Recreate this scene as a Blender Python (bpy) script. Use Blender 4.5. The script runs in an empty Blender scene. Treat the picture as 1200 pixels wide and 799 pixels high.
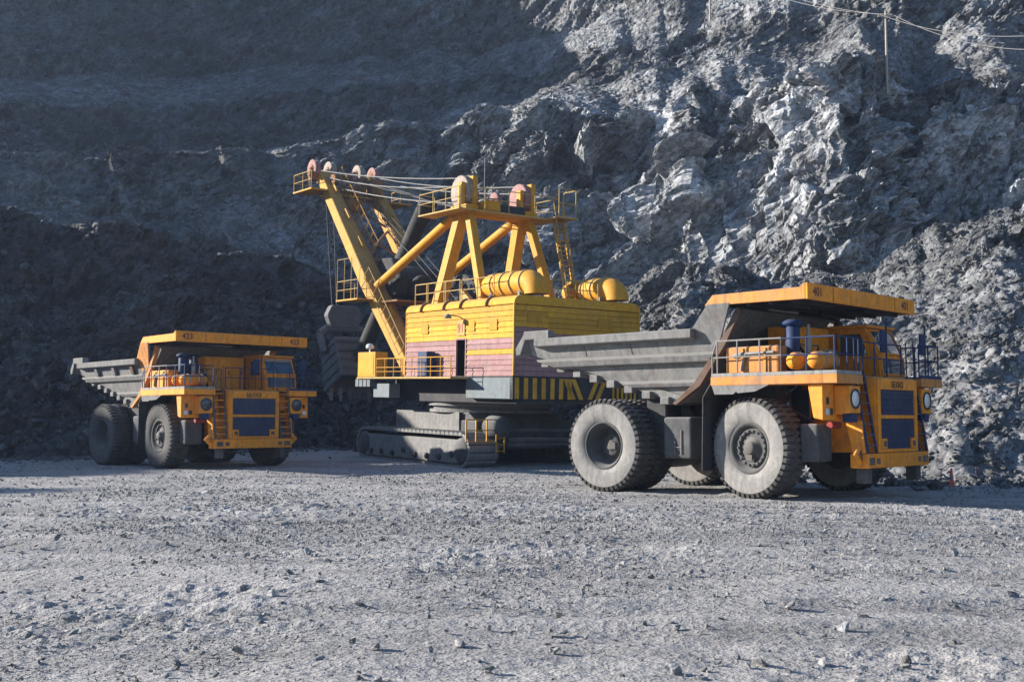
import bpy, bmesh, math, random
import numpy as np
from mathutils import Vector, Matrix, Euler
R = math.radians
random.seed(7)
RNG = np.random.default_rng(11)
SC = bpy.context.scene
COL = SC.collection

# ------------------------------------------------------------------ camera
cam = bpy.data.objects.new('camera', bpy.data.cameras.new('camera'))
COL.objects.link(cam)
cam.location = (0, 0, 2.265)
cam.rotation_euler = (R(90 + 3.922), 0, 0)
cam.data.sensor_width = 36.0
cam.data.lens = 40.5
cam.data.clip_end = 3000
SC.camera = cam

# ------------------------------------------------------------------ sky, sun, exposure
SUN_EL, SUN_A = R(19.0), R(-11.0)        # sun stands to the left, a little beyond the machines
TO_SUN = Vector((-math.cos(SUN_EL) * math.cos(SUN_A), -math.cos(SUN_EL) * math.sin(SUN_A), math.sin(SUN_EL)))
world = bpy.data.worlds.new('World')
SC.world = world
world.use_nodes = True
wn = world.node_tree
sky = wn.nodes.new('ShaderNodeTexSky')
sky.sky_type = 'NISHITA'
sky.sun_disc = False
sky.sun_elevation = SUN_EL
sky.sun_rotation = math.atan2(TO_SUN.x, TO_SUN.y)
sky.air_density = 1.0
sky.dust_density = 0.3
sky.ozone_density = 4.0
bg = wn.nodes['Background']
bg.inputs['Strength'].default_value = 0.078
wn.links.new(sky.outputs[0], bg.inputs[0])
sun = bpy.data.objects.new('sun', bpy.data.lights.new('sun', 'SUN'))
COL.objects.link(sun)
sun.data.energy = 5.0
sun.data.angle = R(0.5)
sun.data.color = (1.0, 0.935, 0.84)
sun.rotation_euler = (-TO_SUN).to_track_quat('-Z', 'Y').to_euler()
SC.view_settings.view_transform = 'Standard'
SC.view_settings.look = 'None'
SC.view_settings.gamma = 1
SC.view_settings.exposure = 1.35
SC.cycles.use_adaptive_sampling = True
SC.cycles.max_bounces = 5

# ------------------------------------------------------------------ helpers: tags and meshes
def tag(o, label=None, cat=None, group=None, kind=None):
    if label: o['label'] = label
    if cat: o['category'] = cat
    if group: o['group'] = group
    if kind: o['kind'] = kind
    return o

def empty(name, loc=(0, 0, 0), rot=(0, 0, 0), parent=None):
    o = bpy.data.objects.new(name, None)
    o.empty_display_size = 0.5
    COL.objects.link(o)
    o.location = loc
    o.rotation_euler = rot
    o.parent = parent
    return o

def copy_tree(o, parent=None, skip=()):
    if o.name.split('.')[0] in skip: return None
    c = o.copy()
    COL.objects.link(c)
    c.parent = parent
    for ch in list(o.children):
        copy_tree(ch, c, skip)
    return c

def V(*a): return Vector(a)

class MB:
    """collects shapes into one mesh"""
    def __init__(s):
        s.v = []; s.f = []; s.m = []; s.sm = []; s.cur = 0; s.smooth = False
    def add(s, vs, fs):
        b = len(s.v)
        s.v += [tuple(p) for p in vs]
        for f in fs:
            s.f.append([b + i for i in f]); s.m.append(s.cur); s.sm.append(s.smooth)
        return s
    def box(s, x0, x1, y0, y1, z0, z1):
        if x0 > x1: x0, x1 = x1, x0
        if y0 > y1: y0, y1 = y1, y0
        if z0 > z1: z0, z1 = z1, z0
        vs = [(x, y, z) for z in (z0, z1) for y in (y0, y1) for x in (x0, x1)]
        return s.add(vs, [(0, 2, 3, 1), (4, 5, 7, 6), (0, 1, 5, 4), (2, 6, 7, 3), (0, 4, 6, 2), (1, 3, 7, 5)])
    def prism(s, poly, ax, a, b):
        """poly: 2d points in the plane normal to ax ('x': y,z; 'y': x,z; 'z': x,y)"""
        def p3(p, t):
            return (t, p[0], p[1]) if ax == 'x' else (p[0], t, p[1]) if ax == 'y' else (p[0], p[1], t)
        n = len(poly)
        vs = [p3(p, a) for p in poly] + [p3(p, b) for p in poly]
        fs = [tuple(range(n)), tuple(range(2 * n - 1, n - 1, -1))]
        fs += [(i, i + n, (i + 1) % n + n, (i + 1) % n) for i in range(n)]
        return s.add(vs, fs)
    def beam(s, p0, p1, w, h, up=(0, 0, 1), w1=None, h1=None):
        p0, p1 = Vector(p0), Vector(p1)
        d = (p1 - p0).normalized()
        side = d.cross(Vector(up))
        if side.length < 1e-4: side = d.cross(Vector((1, 0, 0)))
        side.normalize(); u = side.cross(d)
        vs = []
        for p, ww, hh in ((p0, w, h), (p1, w1 or w, h1 or h)):
            for a, b in ((-1, -1), (1, -1), (1, 1), (-1, 1)):
                vs.append(p + side * (a * ww / 2) + u * (b * hh / 2))
        return s.add(vs, [(0, 1, 2, 3), (7, 6, 5, 4), (0, 4, 5, 1), (1, 5, 6, 2), (2, 6, 7, 3), (3, 7, 4, 0)])
    def tube(s, p0, p1, r, n=8, r1=None, cap=True):
        p0, p1 = Vector(p0), Vector(p1)
        d = (p1 - p0).normalized()
        a = d.cross(Vector((0, 0, 1)))
        if a.length < 1e-3: a = Vector((1, 0, 0))
        a.normalize(); b = d.cross(a)
        r1 = r if r1 is None else r1
        vs = []
        for p, rr in ((p0, r), (p1, r1)):
            for i in range(n):
                t = 2 * math.pi * i / n
                vs.append(p + a * (rr * math.cos(t)) + b * (rr * math.sin(t)))
        fs = [(i, (i + 1) % n, (i + 1) % n + n, i + n) for i in range(n)]
        o = s.smooth; s.smooth = n > 6
        s.add(vs, fs); s.smooth = o
        if cap: s.add(vs[:n], [tuple(range(n - 1, -1, -1))]); s.add(vs[n:], [tuple(range(n))])
        return s
    def path(s, pts, r, n=6):
        for a, b in zip(pts[:-1], pts[1:]): s.tube(a, b, r, n)
        return s
    def lathe(s, prof, c=(0, 0, 0), ax='y', n=32, smooth=True):
        """prof: list of (radius, along)"""
        c = Vector(c); vs = []
        for i in range(n):
            t = 2 * math.pi * i / n; ca, sa = math.cos(t), math.sin(t)
            for r, h in prof:
                p = (r * ca, h, r * sa) if ax == 'y' else (h, r * ca, r * sa) if ax == 'x' else (r * ca, r * sa, h)
                vs.append(c + Vector(p))
        m = len(prof); fs = []
        for i in range(n):
            j = (i + 1) % n
            for k in range(m - 1):
                fs.append((i * m + k, i * m + k + 1, j * m + k + 1, j * m + k))
        o = s.smooth; s.smooth = smooth; s.add(vs, fs); s.smooth = o
        return s
    def build(s, name, mat, parent=None, bevel=0.0, loc=None, seg=1):
        me = bpy.data.meshes.new(name)
        me.from_pydata(s.v, [], s.f)
        mats = mat if isinstance(mat, (list, tuple)) else [mat]
        for m in mats: me.materials.append(m)
        me.polygons.foreach_set('material_index', s.m)
        me.polygons.foreach_set('use_smooth', s.sm)
        bm = bmesh.new(); bm.from_mesh(me)
        bmesh.ops.recalc_face_normals(bm, faces=bm.faces)
        bm.to_mesh(me); bm.free()
        o = bpy.data.objects.new(name, me)
        COL.objects.link(o)
        o.parent = parent
        if loc: o.location = loc
        if bevel:
            md = o.modifiers.new('bevel', 'BEVEL')
            md.width = bevel; md.segments = seg; md.limit_method = 'ANGLE'; md.angle_limit = R(40)
            md.use_clamp_overlap = True
        return o

def text_mesh(name, txt, size, mat, parent, origin, xdir, ydir, extrude=0.008):
    """flat lettering standing a few millimetres proud; origin is its lower-left corner"""
    cu = bpy.data.curves.new(name, 'FONT')
    cu.body = txt; cu.size = size; cu.extrude = extrude; cu.resolution_u = 3
    cu.offset = size * 0.02
    t = bpy.data.objects.new(name + '_tmp', cu)
    COL.objects.link(t)
    bpy.context.view_layer.update()
    me = bpy.data.meshes.new_from_object(t.evaluated_get(bpy.context.evaluated_depsgraph_get()))
    bpy.data.objects.remove(t)
    me.materials.clear(); me.materials.append(mat)
    o = bpy.data.objects.new(name, me)
    COL.objects.link(o)
    X = Vector(xdir).normalized(); Y = Vector(ydir).normalized(); Z = X.cross(Y)
    M = Matrix((X, Y, Z)).transposed().to_4x4(); M.translation = Vector(origin)
    o.matrix_local = M
    o.parent = parent
    return o

# ------------------------------------------------------------------ helpers: noise
def h3(ix, iy, iz, k):
    n = (ix.astype(np.int64) * 374761393 + iy.astype(np.int64) * 668265263 + iz.astype(np.int64) * 2147483647 + k * 1274126177) & 0xffffffff
    n = ((n ^ (n >> 13)) * 1274126177) & 0xffffffff
    n = ((n ^ (n >> 16)) * 2246822519) & 0xffffffff
    return ((n ^ (n >> 15)) & 0xffffff) / float(0xffffff)

def vnoise(p, k=0):
    i = np.floor(p); f = p - i; f = f * f * f * (f * (f * 6 - 15) + 10)
    i = i.astype(np.int64); out = 0
    for dx in (0, 1):
        wx = f[:, 0] if dx else 1 - f[:, 0]
        for dy in (0, 1):
            wy = f[:, 1] if dy else 1 - f[:, 1]
            for dz in (0, 1):
                wz = f[:, 2] if dz else 1 - f[:, 2]
                out = out + wx * wy * wz * h3(i[:, 0] + dx, i[:, 1] + dy, i[:, 2] + dz, k)
    return out * 2 - 1

def fbm(p, octv=4, k=0, gain=0.5):
    o = 0; a = 1.0
    for n in range(octv):
        o = o + a * vnoise(p * (2.03 ** n) + n * 17.3, k + n); a *= gain
    return o

def facets(p, k=0, soft=0.0):
    """cells of 3d space, each with its own push and its own tilted plane: fractured rock.
    Returns (disp, dist to seed); soft rounds the step between neighbouring cells"""
    i0 = np.floor(p).astype(np.int64); N = len(p)
    b1 = np.full(N, 9e9); b2 = np.full(N, 9e9); v1 = np.zeros(N); v2 = np.zeros(N); rid = np.zeros(N)
    for dx in (-1, 0, 1):
        for dy in (-1, 0, 1):
            for dz in (-1, 0, 1):
                ix, iy, iz = i0[:, 0] + dx, i0[:, 1] + dy, i0[:, 2] + dz
                ex = p[:, 0] - (ix + 0.1 + 0.8 * h3(ix, iy, iz, k)); ey = p[:, 1] - (iy + 0.1 + 0.8 * h3(ix, iy, iz, k + 1)); ez = p[:, 2] - (iz + 0.1 + 0.8 * h3(ix, iy, iz, k + 2))
                d = ex * ex + ey * ey + ez * ez
                m = np.nonzero(d < (b2 if soft else b1))[0]
                if not len(m): continue
                jx, jy, jz = ix[m], iy[m], iz[m]
                val = (h3(jx, jy, jz, k + 6) * 2 - 1) * 0.55 + ((h3(jx, jy, jz, k + 3) * 2 - 1) * ex[m] + (h3(jx, jy, jz, k + 4) * 2 - 1) * ey[m] + (h3(jx, jy, jz, k + 5) * 2 - 1) * ez[m]) * 1.1
                dm = d[m]
                if soft:
                    first = dm < b1[m]; a = m[first]; b = m[~first]
                    b2[a] = b1[a]; v2[a] = v1[a]; b1[a] = dm[first]; v1[a] = val[first]; rid[a] = h3(ix[a], iy[a], iz[a], k + 7)
                    b2[b] = dm[~first]; v2[b] = val[~first]
                else:
                    b1[m] = dm; v1[m] = val
    d1 = np.sqrt(b1)
    if soft:
        t = np.clip((np.sqrt(b2) - d1) / soft, 0, 1); w = 0.5 + 0.5 * t * (2 - t)
        v1 = v1 * w + v2 * (1 - w)
        return v1, d1, rid
    return v1, d1

def sstep(a, b, x):
    t = np.clip((x - a) / (b - a), 0, 1); return t * t * (3 - 2 * t)

def grid_mesh(name, P, mats, smooth=False, attr=None):
    """P: (nu, nv, 3) array -> one mesh object"""
    nu, nv = P.shape[:2]
    me = bpy.data.meshes.new(name)
    idx = np.arange(nu * nv).reshape(nu, nv)
    q = np.stack([idx[:-1, :-1], idx[1:, :-1], idx[1:, 1:], idx[:-1, 1:]], -1).reshape(-1, 4)
    me.vertices.add(nu * nv); me.vertices.foreach_set('co', P.reshape(-1).astype(np.float32))
    me.loops.add(q.size); me.loops.foreach_set('vertex_index', q.reshape(-1).astype(np.int32))
    me.polygons.add(len(q)); me.polygons.foreach_set('loop_start', (np.arange(len(q)) * 4).astype(np.int32))
    me.update(calc_edges=True)
    me.polygons.foreach_set('use_smooth', np.full(len(q), smooth))
    for m in mats: me.materials.append(m)
    for k, a in (attr or {}).items():
        at = me.attributes.new(k, 'FLOAT', 'POINT'); at.data.foreach_set('value', a.reshape(-1).astype(np.float32))
    o = bpy.data.objects.new(name, me)
    COL.objects.link(o)
    return o

# ------------------------------------------------------------------ materials
class NT:
    def __init__(s, name):
        s.mat = bpy.data.materials.new(name); s.mat.use_nodes = True
        s.t = s.mat.node_tree; s.b = s.t.nodes['Principled BSDF']
        s.tc = s.t.nodes.new('ShaderNodeTexCoord')
    def n(s, typ, **kw):
        o = s.t.nodes.new(typ)
        for k, v in kw.items(): setattr(o, k, v)
        return o
    def l(s, a, b): s.t.links.new(a, b)
    def noise(s, scale, detail=5, rough=0.6, vec=None, dist=0.0):
        o = s.n('ShaderNodeTexNoise'); o.inputs['Scale'].default_value = scale; o.inputs['Detail'].default_value = detail
        o.inputs['Roughness'].default_value = rough; o.inputs['Distortion'].default_value = dist
        s.l(vec or s.tc.outputs['Object'], o.inputs['Vector']); return o.outputs['Fac']
    def voro(s, scale, feature='F1', vec=None, out='Distance'):
        o = s.n('ShaderNodeTexVoronoi', feature=feature); o.inputs['Scale'].default_value = scale
        s.l(vec or s.tc.outputs['Object'], o.inputs['Vector']); return o.outputs[out]
    def ramp(s, fac, stops):
        o = s.n('ShaderNodeValToRGB'); e = o.color_ramp.elements
        while len(e) > 1: e.remove(e[-1])
        for i, (p, c) in enumerate(stops):
            el = e[0] if i == 0 else e.new(p)
            el.position = p; el.color = (c, c, c, 1) if isinstance(c, (int, float)) else (*c, 1)
        s.l(fac, o.inputs['Fac']); return o.outputs['Color']
    def mix(s, fac, a, b, typ='MIX'):
        o = s.n('ShaderNodeMix', data_type='RGBA', blend_type=typ)
        for sk, v in ((o.inputs['Factor'], fac), (o.inputs['A'], a), (o.inputs['B'], b)):
            if isinstance(v, (int, float)): sk.default_value = v
            elif isinstance(v, tuple): sk.default_value = (*v, 1)
            else: s.l(v, sk)
        return o.outputs['Result']
    def math(s, op, a, b=0.0):
        o = s.n('ShaderNodeMath', operation=op)
        for sk, v in ((o.inputs[0], a), (o.inputs[1], b)):
            if isinstance(v, (int, float)): sk.default_value = v
            else: s.l(v, sk)
        return o.outputs[0]
    def bump(s, h, strength=0.5, dist=0.1, prev=None):
        o = s.n('ShaderNodeBump'); o.inputs['Strength'].default_value = strength; o.inputs['Distance'].default_value = dist
        s.l(h, o.inputs['Height'])
        if prev: s.l(prev, o.inputs['Normal'])
        return o.outputs['Normal']
    def fin(s, color=None, rough=0.6, metal=0.0, normal=None, spec=0.4):
        for k, v in (('Base Color', color), ('Roughness', rough), ('Metallic', metal), ('Specular IOR Level', spec)):
            if v is None: continue
            if isinstance(v, (int, float)): s.b.inputs[k].default_value = v
            elif isinstance(v, tuple): s.b.inputs[k].default_value = (*v, 1)
            else: s.l(v, s.b.inputs[k])
        if normal: s.l(normal, s.b.inputs['Normal'])
        return s.mat

DUST = (0.22, 0.21, 0.20)
def paint(name, col, dust=0.35, rough=0.5, var=0.25, metal=0.0, rnd=0.14, rust=0.0):
    """painted steel: blotchy quarry dust, more of it on ledges, run-down grime, each piece a shade of its own"""
    t = NT(name)
    n1 = t.noise(0.9, 6, 0.65); n2 = t.noise(6.0, 5, 0.7); n3 = t.noise(2.2, 4, 0.6, dist=1.5)
    mp = t.n('ShaderNodeMapping'); mp.inputs['Scale'].default_value = (5.0, 5.0, 0.5); t.l(t.tc.outputs['Object'], mp.inputs['Vector'])
    runs = t.noise(1.3, 5, 0.7, mp.outputs[0])
    dark = tuple(c * (1 - var) for c in col)
    c = t.mix(t.ramp(n3, [(0.35, 0.0), (0.7, 1.0)]), col, dark)
    oi = t.n('ShaderNodeObjectInfo')
    k = t.math('ADD', t.math('MULTIPLY', oi.outputs['Random'], rnd), 1.0 - rnd * 0.6)
    kv = t.n('ShaderNodeCombineColor'); [t.l(k, kv.inputs[q]) for q in range(3)]
    c = t.mix(1.0, c, kv.outputs[0], 'MULTIPLY')
    c = t.mix(t.math('MULTIPLY', t.ramp(runs, [(0.50, 0.0), (0.68, 1.0)]), 0.7 * min(1.0, dust * 2.5)), c, tuple(x * 0.30 + 0.02 for x in col))
    if rust:
        c = t.mix(t.math('MULTIPLY', t.ramp(t.noise(1.1, 7, 0.75, dist=0.8), [(0.56, 0.0), (0.70, 1.0)]), rust), c, (0.13, 0.062, 0.035))
    geo = t.n('ShaderNodeNewGeometry'); sx = t.n('ShaderNodeSeparateXYZ'); t.l(geo.outputs['Normal'], sx.inputs[0])
    up = t.ramp(sx.outputs[2], [(0.35, 0.0), (0.95, 1.0)])
    d = t.math('ADD', t.math('MULTIPLY', n1, 0.65), t.math('MULTIPLY', n2, 0.35))
    dm = t.math('MULTIPLY', t.ramp(d, [(0.42, 0.0), (0.68, 1.0)]), dust)
    dm = t.math('MINIMUM', t.math('ADD', dm, t.math('MULTIPLY', up, min(0.75, dust * 1.6))), 0.9)
    c = t.mix(dm, c, DUST)
    r = t.math('ADD', t.math('MULTIPLY', n2, 0.3), min(0.8, rough + 0.02))
    return t.fin(c, r, metal, t.bump(n2, 0.08, 0.02), 0.22)

M = {}
M['orange'] = paint('truck_orange', (0.90, 0.31, 0.014), 0.24, 0.5, 0.32)
M['orange_dusty'] = paint('truck_orange_dusty', (0.66, 0.26, 0.05), 0.5, 0.6, rust=0.15)
M['rust_orange'] = paint('truck_rusty_orange', (0.13, 0.07, 0.045), 0.4, 0.7)
M['blue'] = paint('truck_blue', (0.010, 0.030, 0.10), 0.12, 0.45)
M['grille'] = paint('grille_blue', (0.045, 0.06, 0.125), 0.25, 0.5)
M['body_grey'] = paint('body_grey', (0.21, 0.207, 0.203), 0.45, 0.75, 0.4, rust=0.55)
M['rail_grey'] = paint('rail_grey', (0.28, 0.27, 0.26), 0.4, 0.6)
M['dark'] = paint('dark_steel', (0.035, 0.035, 0.04), 0.25, 0.6)
M['mid'] = paint('mid_steel', (0.07, 0.07, 0.075), 0.4, 0.6)
M['rubber'] = paint('tyre_tread', (0.045, 0.043, 0.042), 0.35, 0.85)
M['sidewall_dark'] = paint('tyre_sidewall_grey', (0.08, 0.077, 0.075), 0.35, 0.9, 0.3)
M['sidewall'] = paint('tyre_sidewall_dust', (0.25, 0.24, 0.23), 0.6, 0.9, 0.45)
M['rim'] = paint('wheel_rim', (0.06, 0.06, 0.06), 0.3, 0.6)
M['hubm'] = paint('wheel_hub', (0.10, 0.09, 0.085), 0.3, 0.6)
M['red'] = paint('red_paint', (0.28, 0.03, 0.025), 0.3, 0.5)
M['num'] = paint('number_paint', (0.14, 0.04, 0.035), 0.3, 0.6)
M['ink'] = paint('letter_black', (0.03, 0.02, 0.015), 0.1, 0.6)
M['yellow'] = paint('shovel_yellow', (0.58, 0.27, 0.008), 0.14, 0.45)
M['board_yellow'] = paint('board_yellow', (0.60, 0.305, 0.016), 0.16, 0.6, 0.3, rnd=0.30)
M['board_pink'] = paint('board_pink', (0.33, 0.175, 0.175), 0.3, 0.6, 0.3, rnd=0.30)
M['pale_yellow'] = paint('pale_yellow', (0.48, 0.32, 0.10), 0.25, 0.6)
M['boom'] = paint('boom_ochre', (0.54, 0.285, 0.03), 0.25, 0.55, 0.35, rust=0.2)
M['brown'] = paint('brown_steel', (0.24, 0.11, 0.04), 0.3, 0.7)
M['cream'] = paint('cream_sheave', (0.34, 0.27, 0.23), 0.25, 0.6)
M['pink'] = paint('pink_sheave', (0.33, 0.17, 0.155), 0.25, 0.6)
M['black'] = paint('black_steel', (0.018, 0.018, 0.02), 0.2, 0.6)
M['cw_grey'] = paint('counterweight_grey', (0.17, 0.20, 0.215), 0.3, 0.6)
M['track_grey'] = paint('track_grey', (0.22, 0.215, 0.21), 0.5, 0.7, 0.4)
M['rope'] = paint('steel_rope', (0.24, 0.235, 0.23), 0.3, 0.5)
M['dipper'] = paint('dipper_steel', (0.10, 0.105, 0.12), 0.4, 0.55)
M['pole'] = paint('pole_wood', (0.42, 0.38, 0.30), 0.2, 0.8)
M['orange_post'] = paint('marker_red', (0.75, 0.12, 0.06), 0.2, 0.6)
t = NT('window_glass'); M['glass'] = t.fin((0.025, 0.06, 0.11), 0.05, 0.0, None, 0.8)  # blue base colour stands in for a reflection of the sky
t = NT('lamp_glass'); M['lamp'] = t.fin((0.62, 0.64, 0.66), 0.12, 0.3, t.bump(t.voro(40), 0.4, 0.02), 0.8)
t = NT('lamp_dark'); M['lampdark'] = t.fin((0.03, 0.03, 0.035), 0.15, 0.0, None, 0.8)

def rock_mat(name, lo, hi, crack=0.55, tint=(0.965, 0.99, 1.04), fine=9.0, use_attr=True, chip=1.0):
    t = NT(name)
    vec = t.tc.outputs['Object']
    big = t.noise(0.07, 4, 0.55); mid = t.noise(0.5, 6, 0.65, dist=0.6); fin = t.noise(fine, 6, 0.75)
    mx = t.math('ADD', t.math('MULTIPLY', big, 0.45), t.math('ADD', t.math('MULTIPLY', mid, 0.35), t.math('MULTIPLY', fin, 0.20)))
    v = t.ramp(mx, [(0.36, lo), (0.5, (lo + hi) * 0.5), (0.64, hi)])
    c = t.mix(1.0, v, tint, 'MULTIPLY')
    warm = t.ramp(t.noise(0.23, 3, 0.6), [(0.55, 0.0), (0.75, 0.35)])
    c = t.mix(warm, c, t.mix(1.0, v, (1.10, 0.98, 0.86), 'MULTIPLY'))
    if use_attr:
        at = t.n('ShaderNodeAttribute', attribute_name='tone')
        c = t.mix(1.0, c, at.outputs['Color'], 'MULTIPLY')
    # fractures: warped voronoi edges at two sizes, plus grain
    w = t.n('ShaderNodeMixRGB'); w.blend_type = 'ADD'; w.inputs['Fac'].default_value = 0.35
    nz = t.n('ShaderNodeTexNoise'); nz.inputs['Scale'].default_value = 0.8; nz.inputs['Detail'].default_value = 4
    t.l(vec, nz.inputs['Vector']); t.l(vec, w.inputs[1]); t.l(nz.outputs['Color'], w.inputs[2])
    mp = t.n('ShaderNodeMapping', vector_type='TEXTURE'); mp.inputs['Rotation'].default_value = (0.1, R(-40), 0.1); mp.inputs['Scale'].default_value = (1.7, 1.15, 0.8)
    t.l(w.outputs[0], mp.inputs['Vector'])
    e1 = t.ramp(t.voro(1.3, 'DISTANCE_TO_EDGE', mp.outputs[0]), [(0.0, 0.0), (0.09, 1.0)])
    e2 = t.ramp(t.voro(4.5, 'DISTANCE_TO_EDGE', mp.outputs[0]), [(0.0, 0.0), (0.10, 1.0)])
    for sc, lo_, hi_ in ((0.75, 0.72, 1.25), (2.4, 0.62, 1.40), (6.5, 0.70, 1.30)):      # neighbouring fragments differ in shade
        cc = t.n('ShaderNodeSeparateColor'); t.l(t.voro(sc, 'F1', mp.outputs[0], 'Color'), cc.inputs[0])
        k_ = t.math('ADD', t.math('MULTIPLY', cc.outputs[2], hi_ - lo_), lo_); cv = t.n('ShaderNodeCombineColor'); [t.l(k_, cv.inputs[q]) for q in range(3)]
        c = t.mix(1.0, c, cv.outputs[0], 'MULTIPLY')
    if not use_attr:
        oi = t.n('ShaderNodeObjectInfo'); k_ = t.math('ADD', t.math('MULTIPLY', oi.outputs['Random'], 0.7), 0.6); cv = t.n('ShaderNodeCombineColor'); [t.l(k_, cv.inputs[q]) for q in range(3)]
        c = t.mix(1.0, c, cv.outputs[0], 'MULTIPLY')
    geo = t.n('ShaderNodeNewGeometry'); acc = geo.outputs['Normal']
    for sc, amt in ((0.75, 0.75), (2.4, 0.85), (6.5, 0.7)):          # each fractured chip faces its own way
        sub = t.n('ShaderNodeVectorMath', operation='SUBTRACT'); t.l(t.voro(sc, 'F1', mp.outputs[0], 'Color'), sub.inputs[0]); sub.inputs[1].default_value = (.5, .5, .5)
        mul = t.n('ShaderNodeVectorMath', operation='SCALE'); t.l(sub.outputs[0], mul.inputs[0]); mul.inputs['Scale'].default_value = amt * chip
        if use_attr:
            am = t.n('ShaderNodeAttribute', attribute_name='chip'); t.l(t.math('MULTIPLY', am.outputs['Fac'], amt * chip), mul.inputs['Scale'])
        ad = t.n('ShaderNodeVectorMath', operation='ADD'); t.l(acc, ad.inputs[0]); t.l(mul.outputs[0], ad.inputs[1]); acc = ad.outputs[0]
    nn = t.n('ShaderNodeVectorMath', operation='NORMALIZE'); t.l(acc, nn.inputs[0])
    b = t.bump(e1, 0.5 * crack, 0.12, nn.outputs[0])
    b = t.bump(e2, 0.4 * crack, 0.05, b)
    b = t.bump(fin, 0.6, 0.06, b)
    return t.fin(c, 0.85, 0.0, b, 0.3)

M['rock'] = rock_mat('pit_rock', 0.035, 0.20)
M['stone'] = rock_mat('loose_stone', 0.22, 0.36, 0.3, (1.0, 0.985, 0.98), fine=14, use_attr=False, chip=0.35)
M['scree_stone'] = rock_mat('scree_stone', 0.06, 0.20, 0.3, fine=14, use_attr=False, chip=0.35)
M['dark_stone'] = rock_mat('dark_stone', 0.05, 0.14, 0.3, fine=14, use_attr=False, chip=0.35)

def ground_mat():
    t = NT('quarry_floor')
    big = t.noise(0.11, 5, 0.6, dist=0.8); mid = t.noise(1.1, 6, 0.7); fin = t.noise(18, 5, 0.75); pb = t.voro(9); pb2 = t.voro(27)
    mp = t.n('ShaderNodeMapping'); mp.inputs['Scale'].default_value = (0.12, 0.9, 1.0); mp.inputs['Rotation'].default_value = (0, 0, R(4))
    t.l(t.tc.outputs['Object'], mp.inputs['Vector'])
    ruts = t.noise(0.8, 5, 0.65, mp.outputs[0])
    mx = t.math('ADD', t.math('MULTIPLY', big, 0.25), t.math('ADD', t.math('MULTIPLY', mid, 0.15), t.math('ADD', t.math('MULTIPLY', fin, 0.15), t.math('MULTIPLY', ruts, 0.45))))
    v = t.ramp(mx, [(0.36, 0.145), (0.47, 0.31), (0.62, 0.44)])
    c = t.mix(1.0, v, (1.03, 0.985, 0.955), 'MULTIPLY')
    ln = t.n('ShaderNodeAttribute', attribute_name='lane'); lk = t.math('SUBTRACT', 1.0, t.math('MULTIPLY', ln.outputs['Fac'], 0.30)); lc = t.n('ShaderNodeCombineColor'); [t.l(lk, lc.inputs[q]) for q in range(3)]
    c = t.mix(1.0, c, lc.outputs[0], 'MULTIPLY')
    c = t.mix(t.ramp(t.voro(9, 'F1', None, 'Color'), [(0.2, 0.0), (0.9, 0.35)]), c, (0.27, 0.275, 0.29))
    b = t.bump(pb, 0.6, 0.06); b = t.bump(pb2, 0.6, 0.03, b); b = t.bump(fin, 0.7, 0.05, b); b = t.bump(mid, 0.3, 0.1, b)
    return t.fin(c, 0.92, 0.0, b, 0.25)
M['ground'] = ground_mat()

# ------------------------------------------------------------------ setting: the quarry floor
TRUCK_A = dict(loc=(9.121, 36.062, 0.0), rz=-43.479)
TRUCK_B = dict(loc=(-13.846, 54.732, 0.1), rz=-46.161)
SHOVEL = dict(loc=(-1.0, 64.5, 0.0), rz=126.0, tilt=-1.6)
FW = (math.cos(R(126)), math.sin(R(126)))

def gh(x, y):
    x = np.asarray(x, float); y = np.asarray(y, float)
    p = np.stack([x, y, np.zeros_like(x)], -1).reshape(-1, 3)
    n = (0.16 * fbm(p / 13.0, 3, 5) + 0.035 * fbm(p / 2.6, 3, 9)).reshape(x.shape)
    ax, ay = x - 7.2, y - 37.6; wa = sstep(12.0, 6.0, np.hypot(ax, ay))
    bx, by = x + 15.8, y - 56.5; wb = sstep(12.0, 6.5, np.hypot(bx, by))
    ex, ey = x + 1.0, y - 64.5; we = sstep(15.0, 9.0, np.hypot(ex, ey))
    d = np.clip(ex * FW[0] + ey * FW[1], -7, 12)
    z = n * (1 - np.maximum(np.maximum(wa * 0.93, wb * 0.93), we * 0.93))
    z = z * (1 - we) + we * (z + 0.0279 * d)
    z = np.where(wb > 0, z + 0.1 * wb * (1 - we), z)
    z = z - 0.22 * sstep(9.5, 15, x) * sstep(36.5, 31, y)
    return z

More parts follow.
